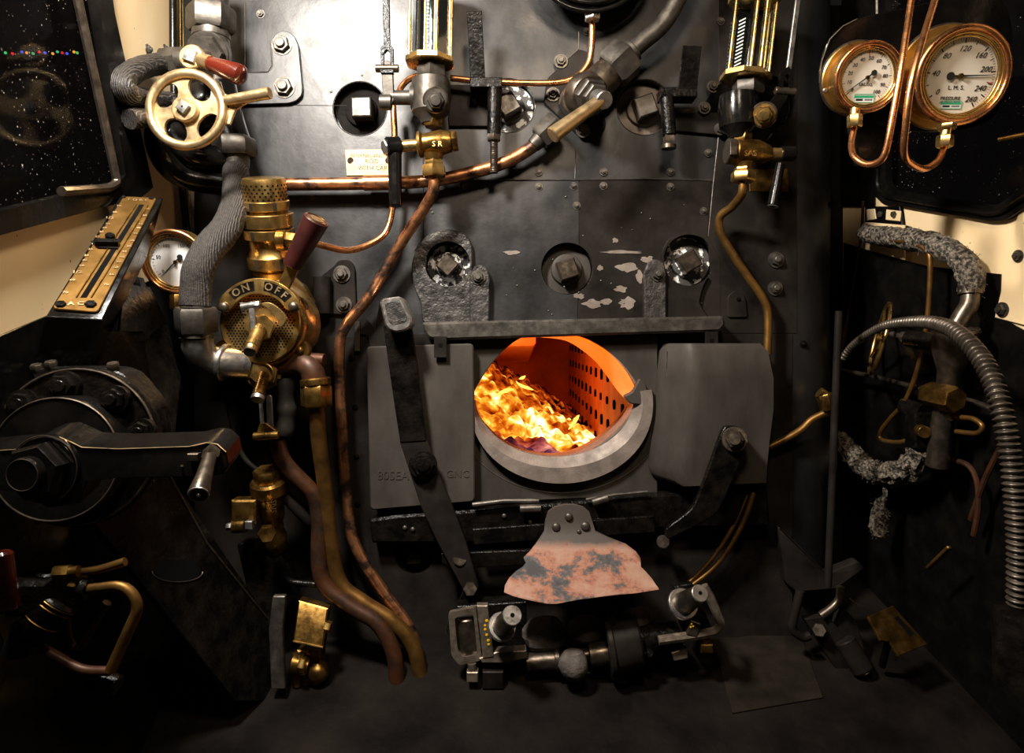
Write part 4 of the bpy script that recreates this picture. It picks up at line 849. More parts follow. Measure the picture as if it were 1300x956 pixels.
# ================================================================ treadle gear on the floor
def knob(parent, base, top, r0, r1):
    bb = MB(); ax = (top-base).normalized(); bb.cyl(base-ax*.012, base, r0*1.35, ch=.002); part('collar', bb, M['steel'], parent)
    bb = MB(); bb.cyl(base-ax*.005, top-ax*.004, r0, r1, ch=.001); part('barrel', bb, M['dsteel'], parent)
    bb = MB(); bb.cyl(top-ax*.006, top, r1*1.05, ch=.0015, n=28); cp_ = part('end_cap', bb, M['steel'], parent); bb = MB(); bb.cyl(top-ax*.001, top+ax*.0006, r1*.24, n=16); part('centre_hole', bb, M['hole'], cp_)
TY = -.16
T1 = thing('treadle', 'rusty steel treadle frame with bright capped knob left below the scorched plate', 'treadle', P(615, 866, TY))
bb = MB(); ro = rounded(PP([(569, 778), (604, 771), (612, 838), (583, 845), (573, 832)], TY), .008, 3, True); ri = rounded(PP([(577, 784), (601, 779), (606, 831), (588, 835), (581, 827)], TY), .008, 3, True)
ringprism(bb, ro, ri, V(0, .014, 0)); part('frame', bb, M['worn'], T1)
bb = MB(); bb.prism(PP([(605, 769), (619, 769), (627, 834), (613, 836)], TY-.006), V(0, .02, 0), .0015); cb = part('cross_bar', bb, M['worn'], T1)
bb = MB(); random.seed(5)
for x, y in ((615.8, 794), (616, 799), (618, 806), (620, 813), (620.5, 818), (618, 788)): bb.ball(P(x, y, TY-.0065), S(random.uniform(.9, 2.0)), 8, sy=.3)
part('yellow_dabs', bb, M['yellow'], cb)
bb = MB(); bb.cyl(P(592, 782, TY+.03), P(597, 834, TY+.03), S(13), ch=.003); part('roller', bb, M['dsteel'], T1)
bb = MB(); bb.prism(PP([(630, 828), (668, 826), (670, 836), (640, 842), (612, 842), (608, 836)], TY-.004), V(0, .03, 0), .002); part('ledge', bb, M['worn'], T1)
bb = MB(); bb.box(P(600, 857, TY), V(S(6.5), 0, 0), V(0, .012, 0), V(0, 0, S(6)), .002); bb.cyl(P(599, 842, TY), P(600, 853, TY), S(5)); part('square_nut', bb, M['worn'], T1)
bb = MB(); bb.prism(PP([(580, 770), (668, 764), (672, 868), (612, 868)], TY+.05), V(0, .05, 0), .002); part('back_plate', bb, M['oily'], T1)
bb = MB(); bb.box(P(626, 860, TY+.01), V(S(12), 0, 0), V(0, .015, 0), V(0, 0, S(10)), .002); part('foot', bb, M['lower'], T1)
knob(T1, P(638, 795, TY-.03), P(650.5, 781, TY-.11), S(12), S(12, TY-.11))
SHF = thing('cross_shaft', 'dull bronze-coloured steel cross shaft with a broad collar at floor level', 'shaft', P(745, 868, TY+.02))
bb = MB(); bb.cyl(P(668, 842, TY+.02), P(712, 837, TY+.02), S(11), ch=.002); bb.cyl(P(704, 837.6, TY+.018), P(711, 837, TY+.018), S(13), ch=.002); part('shaft_end', bb, M['dsteel'], SHF)
bb = MB(); bb.cyl(P(710, 837, TY+.02), P(752, 831, TY+.02), S(8)); bb.cyl(P(748, 832, TY+.015), P(778, 828, TY+.015), S(13), ch=.002); part('sleeve', bb, M['dsteel'], SHF)
bb = MB(); bb.cyl(P(776, 820, TY+.02), P(812, 815, TY+.02), S(33), S(31), ch=.005, n=36); bb.cyl(P(770, 821, TY+.02), P(778, 820, TY+.02), S(36), ch=.003, n=36); part('collar', bb, M['lower'], SHF)
bb = MB(); bb.prism(PP([(770, 775), (779, 772), (792, 850), (796, 868), (782, 868), (776, 840)], TY-.01), V(0, .04, 0), .002); part('web', bb, M['lower'], SHF)
bb = MB(); bb.cyl(P(810, 814, TY+.03), P(862, 806, TY+.03), S(21), S(16), ch=.003); bb.hexn(P(824, 829, TY+.01), P(824, 829, TY-.02), S(5.5)); part('shaft_end', bb, M['oily'], SHF)
bb = MB(); bb.prism(PP([(664, 862), (780, 850), (790, 880), (660, 885)], TY+.03), V(0, .08, 0), .003); part('base', bb, M['oily'], SHF)
T2 = thing('treadle', 'steel treadle bracket with bent bar and bright capped knob right of the shaft', 'treadle', P(880, 840, TY))
bb = MB(); bb.tube(rounded(PP([(836, 813), (880, 807), (908, 802), (916, 793), (905, 765), (893, 744)], TY-.02), .02), S(5.5), 8); part('bent_bar', bb, M['worn'], T2)
bb = MB(); bb.box(P(879, 796, TY-.02), V(S(6), 0, S(-2)), V(0, .012, 0), V(S(2), 0, S(8)), .002); part('lug', bb, M['dsteel'], T2)
bb = MB()
for x, y in ((878, 792), (880, 795), (877, 796)): bb.ball(P(x, y, TY-.033), S(1.2), 6)
part('yellow_dabs', bb, M['yellow'], T2)
bb = MB(); bb.prism(PP([(855, 745), (878, 741), (880, 752), (858, 756)], TY+.01), V(0, .02, 0), .002); bb.prism(PP([(862, 770), (890, 764), (905, 800), (870, 806)], TY+.02), V(0, .06, 0), .002); part('bracket', bb, M['oily'], T2)
bb = MB(); bb.cyl(P(896, 806, TY-.01), P(895, 815, TY-.01), S(6)); bb.box(P(896, 821, TY-.01), V(S(7), 0, 0), V(0, .012, 0), V(0, 0, S(5)), .002); part('square_nut', bb, M['dbrass'], T2)
bb = MB(); bb.prism(rounded(PP([(852, 829), (862, 826), (864, 820), (872, 822), (874, 836), (856, 840)], TY-.01), .002, 2, True), V(0, .03, 0), .002); part('clip', bb, M['worn'], T2)
knob(T2, P(868, 766, TY-.02), P(889, 753, TY-.09), S(13), S(10.5, TY-.09))
# coal lumps lying by the shaft
def lump(name, px, py, Y, rpx, label, sx=1.15, sz=.9):
    bb = MB(); c = P(px, py, Y); r = S(rpx, Y); bb.ball(c, r, 20, sx=sx, sy=.8, sz=sz)
    for v in bb.bm.verts: d_ = (v.co-c); v.co = c+d_*(1+.28*noise.noise(v.co*14)+.12*noise.noise(v.co*40))
    tag(part(name, bb, M['coal'], None, 25), label, 'coal', 'coal lumps by the cross shaft')
lump('coal_lump', 690, 806, TY+.05, 26, 'large dull coal lump left of the shaft under the scorched plate')
lump('coal_lump', 740, 801, TY+.05, 20, 'middle-sized round coal lump between the large one and collar')
lump('coal_lump', 727, 846, TY-.02, 20, 'coal lump lying over the cross shaft gap, lowest of them', .95, 1.05)
lump('coal_lump', 808, 784, TY+.04, 17, 'small coal lump resting on top of the broad shaft collar', 1.1)
# ================================================================ left: handwheel, big pipe, lagging
Y = -.16
BV = thing('steam_stand', 'tall grey steel steam pipe stand with large hexagonal nuts behind the brass handwheel', 'pipe', P(298, 210, -.1))
bb = MB(); bb.cyl(P(268, -40, -.12), P(268, 12, -.12), S(22, -.12)); bb.cyl(P(268, 38, -.12), P(268, 50, -.12), S(23, -.12), ch=.002); bb.cyl(P(270, 48, -.12), P(275, 130, -.12), S(20, -.12), S(23, -.12)); part('pipe_body', bb, M['gun'], BV)
bb = MB(); bb.hexn(P(268, 9, -.12), P(268, 41, -.12), S(30, -.12), ang=.25); part('hex_nut', bb, M['gun'], BV)
bb = MB(); s0 = P(268, 68, -.13); d_ = (P(252, 66, -.22)-s0).normalized(); bb.cyl(s0, s0+d_*.03, S(26, -.13), ch=.003); bb.hexn(s0+d_*.028, s0+d_*.05, S(22, -.13)); part('side_bonnet', bb, M['gun'], BV)
bb = MB(); bb.tube(smooth(PP([(275, 110), (284, 150), (297, 190)], -.12), 5), S(24, -.12), 20); bb.ball(P(262, 140, -.12), S(36, -.12), 20, sz=1.1); part('lower_casting', bb, M['black'], BV)
bb = MB(); bb.hexn(P(297, 176, -.13), P(299, 200, -.13), S(27, -.13), ang=.2); bb.cyl(P(299, 198, -.13), P(299, 213, -.13), S(17, -.13)); part('hex_nut', bb, M['gun'], BV)
bb = MB(); bb.cyl(P(238, 76, -.13), P(226, 77, -.13), S(16, -.13), ch=.001); bb.hexn(P(228, 77, -.13), P(205, 80, -.13), S(17, -.13)); part('branch_nut', bb, M['gun'], BV)
tag(part('lagged_hose', MB().tube(smooth([P(206, 81, -.13), P(187, 84, -.20), P(168, 92, -.29), P(156, 104, -.34), P(160, 117, -.34), P(176, 125, -.27), P(195, 128, -.20), P(215, 130, -.14)], 6), S(14.5, -.3), 18, wob=.12), M['weaved'], None), 'upper dark woven lagged hose looping left beside the handwheel', 'hose')
tag(part('lagged_hose', MB().tube(smooth([P(164, 151, -.33), P(176, 150, -.305), P(192, 149, -.245), P(212, 148, -.19), P(240, 148, -.15)], 6), S(12.5, -.3), 18, wob=.08), M['weaved'], None), 'short lower dark woven hose end entering behind the handwheel', 'hose')
bb = MB(); bb.tube(smooth([P(202, 158, -.20), P(200, 180, -.20), P(212, 208, -.19), P(238, 226, -.16), P(285, 234, -.13)], 6), S(15, -.18), 16); tag(part('bent_pipe', bb, M['black'], None), 'thick black pipe bending round below the handwheel, lower and outer of two', 'pipe')
bb = MB(); bb.tube(smooth([P(213, 160, -.17), P(232, 188, -.18), P(262, 200, -.16), P(300, 200, -.12)], 6), S(16, -.16), 16); tag(part('bent_pipe', bb, M['black'], None), 'thick black pipe right behind the bottom of the handwheel rim, inner of two', 'pipe')
tag(part('lagged_hose', MB().tube(smooth([P(299, 210, -.13), P(300, 235, -.16), P(298, 262, -.19), P(287, 290, -.23), P(266, 315, -.27), P(253, 340, -.29), P(249, 362, -.29), P(248, 388, -.29)], 6), lambda t: S(15.5+3.5*min(t*2, 1), -.15-.14*t), 20, wob=.06), M['weave'], None), 'thick grey cloth-lagged hose snaking down left of the brass ejector', 'hose')
EL = thing('elbow_fitting', 'grey steel hexagonal nut with a silvery elbow left of the ejector', 'fitting', P(262, 470, -.18))
bb = MB(); bb.cyl(P(248, 381, -.29), P(248, 392, -.29), S(18, -.29)); bb.hexn(P(248, 390, -.29), P(250, 424, -.28), S(26, -.28), ang=.3); bb.cyl(P(250, 422, -.28), P(250, 430, -.28), S(21, -.28)); part('hex_nut', bb, M['gun'], EL)
bb = MB(); bb.tube(smooth([P(250, 426, -.28), P(252, 442, -.27), P(262, 455, -.25), P(285, 460, -.23), P(312, 462, -.2)], 6), S(19, -.24), 20); bb.cyl(P(281, 459.5, -.231), P(287, 460.5, -.231), S(23, -.18), ch=.002); part('elbow', bb, M['steel'], EL)
# ---- brass handwheel
HWY = -.30; hc = P(238, 140, HWY); HW = thing('handwheel', 'pale brass handwheel with four oval holes and a stubby side handle', 'wheel', hc)
k = (D+HWY)/F
bb = MB(); bb.torus(hc+V(0, -.004, 0), V(0, 1, 0), 46*k, 6.2*k, 56, 14); part('rim', bb, M['pale'], HW)
bb = MB(); bb.cyl(hc+V(0, .005, 0), hc+V(0, -.003, 0), 43*k, n=56)
cs = []
for (x, y, a) in ((213, 122, .9), (254, 114, -.85), (265, 160, .9), (224, 166, -.9)):
    c_ = MB(); q0 = P(x, y, HWY); e1 = V(math.cos(a), 0, math.sin(a)); e2 = V(-math.sin(a), 0, math.cos(a))
    L_ = [q0+e1*math.cos(t*2*PI/28)*17*k+e2*math.sin(t*2*PI/28)*12.5*k for t in range(28)]
    c_.loft([[p+V(0, -.05, 0) for p in L_], [p+V(0, .05, 0) for p in L_]]); cs.append(c_)
link('web', boolean(bb.mesh('web'), cs), M['pale'], HW)
bb = MB(); bb.lathe(hc, NY, [(-.01, 15*k), (.008, 17*k), (.013, 16.5*k), (.015, 15*k)], 32); part('hub', bb, M['pale'], HW)
bb = MB(); bb.box(hc+V(0, -.018, 0), V(5*k, 0, -4*k), V(0, .006, 0), V(4*k, 0, 5*k), .001); sq = part('spindle_square', bb, M['steel'], HW); bb = MB(); bb.cyl(hc+V(0, -.0235, 0), hc+V(0, -.0245, 0), 1.3*k, n=10); part('centre_mark', bb, M['hole'], sq)
bb = MB(); bb.cyl(P(286, 128, HWY-.004), P(343, 118, HWY-.02), 6.5*k, 7.5*k, ch=.0015, n=20); bb.prism(smooth(PP([(279, 103), (284, 118), (300, 122), (322, 121), (322, 126), (300, 138), (292, 158), (283, 152), (286, 130)], HWY), 2, True), V(0, .006, 0), .0015); part('side_handle', bb, M['pale'], HW)
bb = MB(); bb.cyl(hc+V(0, .005, 0), P(244, 138, -.12), 9*k); part('spindle', bb, M['dsteel'], HW)
# ---- red wooden lever
WL = thing('steam_lever', 'lever with glossy dark red wooden grip above the brass handwheel', 'lever', P(243, 73, -.27))
Yl = -.28; k2 = (D+Yl)/F; c0 = P(244, 73, Yl)
bb = MB(); bb.cyl(c0+V(0, .012, 0), c0+V(0, -.006, 0), 16*k2, ch=.003, n=32); bb.cyl(P(256, 77, Yl), P(268, 81, Yl-.01), 9*k2, 10*k2); part('boss', bb, M['pale'], WL)
bb = MB(); bb.box(c0+V(0, -.009, 0), V(7*k2, 0, -2.5*k2), V(0, .004, 0), V(2.5*k2, 0, 7*k2), .001); part('spindle_square', bb, M['steel'], WL)
bb = MB(); bb.lathe(P(264, 80, Yl-.008), P(329, 104, Yl-.03)-P(264, 80, Yl-.008), [(0, 8*k2), (.004, 9*k2), (.05, 12*k2), (.075, 13*k2), (.083, 12.5*k2), (.089, 9*k2), (.0905, 3*k2)], 24); part('grip', bb, M['wood'], WL)
bb = MB(); bb.cyl(c0+V(0, .01, 0), P(262, 70, -.17), 8*k2); part('spindle', bb, M['dsteel'], WL)
# ================================================================ brass brake ejector
EY = -.19; kE = (D+EY)/F
EJ = thing('brake_ejector', 'large brass brake ejector marked ON OFF with perforated drum top and dial face', 'ejector', P(332, 470, EY))
dn = -UP; t0 = P(334, 226, EY)
def rg(py): return (P(334, py, EY)-P(334, 226, EY)).length/math.cos(PITCH)*1.0
def E(a): return (a-226)*kE/math.cos(PITCH)*1.02
bb = MB(); bb.lathe(t0, dn, [(-.002, 22*kE), (0, 26*kE), (E(231), 27.5*kE), (E(252), 27.5*kE)], 40); 
cap_ = part('perforated_cap', bb, M['brass'], EJ)
bb = MB(); u_, w_ = basis(dn)
for r_i in range(5):
    for q in range(26):
        t = (q+(r_i % 2)*.5)*2*PI/26; d_ = u_*math.cos(t)+w_*math.sin(t); c_ = t0+dn*E(233.5+r_i*4)+d_*27.3*kE; bb.cyl(c_, c_+d_*.0006, 1.35*kE, n=8)
part('holes', bb, M['hole'], cap_)
def ring(y0, y1, r, slots=0, m='brass', name='collar_ring'):
    bb = MB(); bb.lathe(t0, dn, [(E(y0), (r-1)*kE), (E(y0)+.0015, r*kE), (E(y1)-.0015, r*kE), (E(y1), (r-1)*kE)], 40); o = part(name, bb, M[m], EJ)
    if slots:
        bb = MB()
        for q in range(slots):
            t = q*2*PI/slots+.35; d_ = u_*math.cos(t)+w_*math.sin(t); c_ = t0+dn*E((y0+y1)/2)+d_*(r-.7)*kE; tv = dn.cross(d_)
            bb.box(c_, tv*2.2*kE, d_*.0018, dn*((E(y1)-E(y0))*.42), .0003)
        part('spanner_slots', bb, M['dsteel'], o)
ring(252, 263, 29, 6); ring(263, 268, 26, 0, 'dbrass'); ring(267, 283, 32.5); ring(283, 286, 27, 0, 'dbrass'); ring(285, 297, 31.5, 6)
bb = MB(); bb.lathe(t0, dn, [(E(296), 27*kE), (E(300), 25.5*kE), (E(310), 25.5*kE), (E(316), 28*kE), (E(320), 31*kE)], 36); part('neck', bb, M['brass'], EJ)
ring(318, 333, 31, 6); ring(332, 337, 24, 0, 'dbrass'); ring(337, 345, 25.5)
bb = MB(); bb.lathe(t0, dn, [(E(344), 24*kE), (E(350), 30*kE), (E(362), 42*kE), (E(380), 50*kE)], 36); part('shoulder', bb, M['brass'], EJ)
# side branch nut towards the copper pipe
bb = MB(); bb.cyl(P(352, 305, EY), P(364, 305, EY), 13*kE, ch=.002); bb.hexn(P(362, 305, EY), P(378, 307, EY), 11*kE); part('branch_nut', bb, M['dbrass'], EJ)
# body drum and face
fc = P(331, 410, EY-.03); kf = (D+EY-.03)/F
bb = MB(); bb.lathe(V(fc.x, -.09, fc.z), NY, [(0, 50*kf), (.01, 57*kf), (.105, 57*kf), (.115, 55*kf), (.12, 53*kf)], 56); part('drum', bb, M['brass'], EJ)
for (x, y) in ((378, 443), (288, 445), (374, 388)):
    bb = MB(); bb.prism(smooth(PP([(x-15, y-8), (x, y-14), (x+12, y-6), (x+14, y+8), (x+2, y+15), (x-12, y+10)], EY-.01), 3, True), V(0, .02, 0), .002); bb.ball(P(x+2, y+2, EY-.012), 5.5*kE, 12, sy=.6); part('bolting_ear', bb, M['dbrass'], EJ)
kf2 = (D+EY-.04)/F
bb = MB(); bb.lathe(V(fc.x, EY-.028, fc.z), NY, [(0, 51*kf), (.004, 51.5*kf), (.007, 50*kf), (.0075, 46*kf)], 56)
face = part('perforated_face', bb, M['brass'], EJ); yF = EY-.0358
bb = MB()
for gx in range(-15, 16):
    for gy in range(-17, 18):
        x = (gx+(.5 if gy % 2 else 0))*4.1; y = gy*3.35; rr = math.hypot(x, y)
        if 20 < rr < 43.5: c_ = V(fc.x+x*kf, yF, fc.z+y*kf); bb.cyl(c_+V(0, .0004, 0), c_-V(0, .0003, 0), 1.15*kf, n=7)
part('holes', bb, M['hole'], face)
# ON / OFF sector
def sp(a, r, Yv, cx=328, cy=413): t = math.radians(a); kk = (D+Yv)/F; c_ = P(cx, cy, Yv); return V(c_.x+r*math.cos(t)*kk, Yv, c_.z+r*math.sin(t)*kk)
ys = EY-.062
pts = [sp(a, 60, ys) for a in range(150, 29, -5)]
pts += [sp(22, 57, ys), sp(20, 50, ys), sp(24, 43, ys)]+[sp(a, 40, ys) for a in range(32, 149, 5)]+[sp(156, 43, ys), sp(160, 50, ys), sp(158, 57, ys)]
bb = MB(); bb.prism(pts, V(0, .007, 0), .0015); sec = part('sector', bb, M['brass'], EJ)
bb = MB()
for a0, a1 in ((96, 133), (41, 82)):
    w0 = [sp(a0+(a1-a0)*i/10, 56.5, ys-.0004) for i in range(11)]+[sp(a1-(a1-a0)*i/10, 44, ys-.0004) for i in range(11)]; bb.prism(rounded(w0, .002, 2, True), V(0, .001, 0), 0)
part('letter_panels', bb, M['oily'], sec)
bb = MB()
for ch, a in (('O', 124), ('N', 109), ('O', 75), ('F', 61), ('F', 49)):
    t = math.radians(a); bb.text(ch, sp(a, 50, ys-.001), 13.5*kf, right=V(math.sin(t), 0, -math.cos(t)), up=V(math.cos(t), 0, math.sin(t)), ext=.0008, off=.00025)
part('letters', bb, M['pale'], sec, 30)
bb = MB(); bb.ball(sp(152, 50, ys-.002), 6.5*kf, 16, sy=.7); part('sector_screw', bb, M['dsteel'], sec); bb = MB(); bb.ball(sp(28, 50, ys-.002), 6.5*kf, 16, sy=.7); part('sector_screw', bb, M['dsteel'], sec)
# hub, spindle and small linkages
bb = MB(); bb.hexn(P(330, 416, ys), P(330, 416, ys-.012), 18*kf, ang=.2); bb.cyl(P(330, 416, ys+.04), P(330, 416, ys), 14*kf); part('hub_nut', bb, M['brass'], EJ)
bb = MB(); bb.cyl(P(330, 417, ys-.01), P(319, 441, ys-.052), 8.5*kf, 8.5*kf, ch=.001); bb.cyl(P(319, 441, ys-.052), P(317, 447, ys-.06), 8.8*kf, 8*kf, ch=.001); stub = part('stub_handle', bb, M['brass'], EJ)
bb = MB(); bb.cyl(P(317.5, 445, ys-.0585), P(317, 447, ys-.0625), 7.6*kf, ch=.001); part('steel_cap', bb, M['steel'], stub)
bb = MB(); bb.bar(P(318, 386, ys-.024), P(322, 424, ys-.028), 7*kf, .005); lkp = part('link_strap', bb, M['steel'], EJ)
bb = MB(); bb.cyl(P(307, 390, ys-.018), P(326, 387, ys-.018), 5*kf); bb.hexn(P(322, 388, ys-.018), P(330, 387.5, ys-.018), 5.5*kf); bb.prism(PP([(304, 384), (309, 384), (312, 398), (307, 398)], ys-.02), V(0, .008, 0), .001); part('link_pin', bb, M['steel'], EJ)
bb = MB(); bb.prism(smooth(PP([(331, 386), (342, 384), (355, 392), (364, 404), (358, 415), (354, 414), (349, 403), (341, 393)], ys-.016), 3, True), V(0, .004, 0), .0015); part('pointer_leaf', bb, M['gold'], EJ)
# main lever
bb = MB(); bb.bar(P(355, 372, ys+.006), P(374, 334, ys-.012), 15*kf, .009); arm = part('lever_arm', bb, M['brass'], EJ)
gA, gB = P(371, 337, ys-.012), P(402, 278, ys-.045)
bb = MB(); bb.cyl(gA, gB, 12*kf, 16*kf, ch=.002, n=28); gp = part('lever_grip', bb, M['leather'], arm, label='dark maroon grip')
ax = (gB-gA).normalized(); bb = MB(); bb.torus(gB+ax*.0005, ax, 13*kf, .0013, 28, 8); bb.cyl(gB-ax*.001, gB+ax*.0008, 8.5*kf, n=20); part('grip_end', bb, M['dbrass'], arm)
# lower valve group
bb = MB(); bb.cyl(P(332, 472, EY+.06), P(335, 474, EY-.01), 21*kE); bb.hexn(P(335, 474, EY-.01), P(335, 474, EY-.026), 19*kf, ang=.3); bb.torus(P(335, 474, EY-.027), V(0, 1, 0), 12*kf, .003, 28, 8); part('lower_valve', bb, M['brass'], EJ)
bb = MB(); bb.cyl(P(335, 476, EY-.02), P(328, 504, EY-.075), 7*kf, 8*kf, ch=.001); sb = part('valve_stub', bb, M['dbrass'], EJ); bb = MB(); bb.cyl(P(328, 503, EY-.074), P(326.5, 508, EY-.08), 8.2*kf, ch=.001); part('steel_cap', bb, M['steel'], sb)
bb = MB(); bb.tube(smooth(PP([(335, 462, EY+.02), (360, 464, EY+.02), (380, 461, EY+.01), (394, 468, EY), (400, 484, EY)]), 6), 15*kE, 18); bb.cyl(P(385, 455, EY+.01), P(412, 457, EY+.005), 8*kE, ch=.001); part('elbow', bb, M['redcop'], EJ, label='dull bronze elbow pipe')
bb = MB(); bb.cyl(P(400, 480, EY), P(401, 490, EY), 19*kE, ch=.003); bb.hexn(P(401, 489, EY), P(402, 517, EY), 20*kE, ang=.5); part('elbow_nut', bb, M['dbrass'], EJ)
bb = MB(); bb.tube(smooth(PP([(361, 480), (363, 510), (364, 530), (360, 552)], EY+.02), 6), lambda t: 12*kE*(1+.10*math.sin(t*16)), 18); part('wrapped_stub', bb, M['lower'], EJ)
bb = MB(); bb.bar(P(330, 500, EY-.02), P(333, 548, EY-.02), 5*kf, .004); bb.bar(P(341, 505, EY-.02), P(343, 545, EY-.02), 8*kf, .004); parts('drop_link', bb, M['steel'], EJ)
bb = MB(); bb.prism(rounded(PP([(329, 538), (336, 536), (350, 546), (352, 556), (326, 560), (326, 548)], EY-.022), .003, 2, True), V(0, .02, 0), .002); bb.cyl(P(322, 554, EY-.03), P(354, 552, EY-.03), 5*kf, ch=.001); part('clevis', bb, M['dbrass'], EJ)
# ---- vacuum gauge, mostly behind the hose
GA = Vector((-.12, -.97, -.2)).normalized()
def dialgauge(name, label, c, R, depth, flangeR, dialm, marks, pointer_ang, ax=HZ, rimm='copper', ring2='gold', flc=None):
    g = thing(name, label, 'gauge', c); u = (UP-ax*UP.dot(ax)).normalized(); rt = u.cross(-ax).normalized(); rt = -rt if rt.x < 0 else rt
    if flangeR:
        bb = MB(); bb.cyl(c-ax*depth, c-ax*(depth-.006), flangeR, ch=.002, n=56); fo = part('flange', bb, M['brass'], g)
        bb = MB(); q = c-ax*(depth-.006)+rt*(-flangeR*.88)-u*flangeR*.32; bb.cyl(q, q+ax*.003, .0045, ch=.001); part('flange_screw', bb, M['steel'], fo)
        bb = MB(); bb.torus(c-ax*(depth-.001), ax, flangeR*1.0, .003, 56, 8); part('flange_edge', bb, M['dsteel'], fo)
    bb = MB(); bb.lathe(c-ax*depth, ax, [(0, R*.93), (depth-R*.16, R*.93)], 56); part('case', bb, M['brass'], g)
    bb = MB(); bb.lathe(c-ax*R*.2, ax, [(0, R*.94), (R*.2, R*.94), (R*.2, R*.88), (0, R*.88), (0, R*.94)], 56); bb.torus(c, ax, R*.965, R*.075, 64, 14); part('bezel', bb, M[rimm], g)
    bb = MB(); bb.torus(c-ax*.002, ax, R*.865, R*.035, 64, 10); bb.torus(c-ax*.004, ax, R*.80, R*.03, 64, 10); part('inner_ring', bb, M[ring2], g)
    d0 = c-ax*R*.12; bb = MB(); bb.cyl(d0-ax*.003, d0, R*.80, n=56); dl = part('dial', bb, M[dialm], g)
    def at(a, r): t = math.radians(a); return d0+ax*.0005+rt*math.cos(t)*r*R+u*math.sin(t)*r*R
    bb = MB(); marks(bb, at, rt, u, R, ax, d0); part('dial_marks', bb, M['ink'], dl, 30)
    bb = MB(); t = math.radians(pointer_ang); e = rt*math.cos(t)+u*math.sin(t); h = d0+ax*.003; sd = ax.cross(e)
    bb.prism([h-e*R*.16+sd*R*.022, h+e*R*.70+sd*R*.006, h+e*R*.70-sd*R*.006, h-e*R*.16-sd*R*.022], -ax*.001, 0); bb.cyl(h-e*R*.22-ax*.0005, h-e*R*.22+ax*.001, R*.085, n=20); po = part('pointer', bb, M['ink'], g)
    bb = MB(); bb.cyl(h-ax*.002, h+ax*.002, R*.055, n=16); part('pointer_hub', bb, M['dbrass'], po)
    return g, at, rt, u, d0, dl
def ticks(bb, at, ax, a0, a1, n, big, r0, r1, w):
    for i in range(n+1):
        a = a0+(a1-a0)*i/n; l = r0-(.09 if i % big == 0 else .045); ww = w*(2.2 if i % big == 0 else 1)
        p, q = at(a, r0), at(a, l); sd = (p-q).normalized().cross(ax)*ww; bb.prism([p+sd, p-sd, q-sd, q+sd], -ax*.0004, 0)
def vac(bb, at, rt, u, R, ax, d0):
    ticks(bb, at, ax, 215, -35, 30, 5, .74, .66, .0003)
    for i, s_ in enumerate(('0', '50', '100', '150', '200')): bb.text(s_, at(215-i*50, .54), R*.15, rt, u, ext=.0002)
vg, *_ = dialgauge('vacuum_gauge', 'small white-faced gauge with copper rim partly hidden behind the lagged hose', P(221, 333, -.25), S(41, -.25), .04, 0, 'white', vac, 222)
at, rt, u, d0, dl = _
for s_ in (1,):
    bb = MB(); q = at(-52, .62); L_ = .42*S(41, -.25); e1 = (rt*.6+u*.8); e2 = (rt*.8-u*.6)
    o4 = [q-e1*L_*.5-e2*L_*.3, q+e1*L_*.5-e2*L_*.3, q+e1*L_*.5+e2*L_*.3, q-e1*L_*.5+e2*L_*.3]; bb.tube(o4, .0006, 4, closed=True); bb.tube([q-e1*L_*.3, q+e1*L_*.3], .0009, 4); part('red_stamp', bb, M['red'], dl)
bb = MB(); bb.hexn(P(226, 374, -.25), P(226, 394, -.25), S(10, -.25)); part('brass_nut', bb, M['dbrass'], vg)
bb = MB(); bb.tube(smooth(PP([(227, 392), (227, 405), (230, 422), (240, 432)], -.25), 5), S(3, -.25), 10); part('feed_pipe', bb, M['copper'], vg)
bb = MB(); bb.cyl(P(212, 350, -.20), P(214, 352, -.02), S(10)); part('bracket', bb, M['black'], vg)
# ================================================================ lower left pipes
pipe('drain_pipe', 'thick dull copper pipe dropping from the ejector elbow nut to the floor', [(402, 515, -.19), (405, 560, -.17), (413, 620, -.14), (420, 690, -.12), (432, 740, -.11), (462, 765, -.11), (500, 790, -.11), (525, 822, -.11), (535, 866, -.11)], 9.5, 'dcopper')
pipe('drain_pipe', 'reddish dark copper pipe kinking down left of the thick dull one', [(352, 558, -.17), (360, 585, -.16), (378, 606, -.15), (398, 628, -.14), (405, 660, -.13), (405, 715, -.13), (414, 745, -.13), (445, 770, -.13), (480, 792, -.13), (500, 830, -.13), (504, 868, -.13)], 10, 'redcop')
pipe('thin_hose', 'thin black hose hanging from the silvery elbow to the brass lubricator', [(283, 478, -.14), (290, 515, -.14), (300, 560, -.14), (313, 585, -.14), (332, 600, -.14)], 3.2, 'lower')
bb = MB(); bb.cyl(P(362, 630, -.12), P(397, 660, -.10), S(7), S(11), ch=.002); bb.tube(PP([(360, 625, -.12), (352, 600, -.13)]), S(7), 12)
tag(part('nozzle', bb, M['lower'], None), 'short grey tapered nozzle pipe between lubricator and reddish pipe', 'pipe')
pipe('thin_hose', 'short black hose curling from under the lubricator to the pipes', [(352, 712, -.14), (358, 730, -.13), (372, 739, -.12), (406, 742, -.12)], 4, 'oily')
LB = thing('lubricator', 'small brass lubricator with hexagonal cap at the lower left', 'lubricator', P(342, 712, -.16))
Yb = -.16; kb = (D+Yb)/F
def q_(py): return (py-592)*kb/math.cos(PITCH)
t1 = P(338, 596, Yb)
bb = MB(); bb.hexn(t1, t1+dn*q_(608), 17*kb, ang=.3); bb.lathe(t1, dn, [(q_(606), 19*kb), (q_(609), 22*kb), (q_(622), 22.5*kb)], 30); part('cap', bb, M['dbrass'], LB)
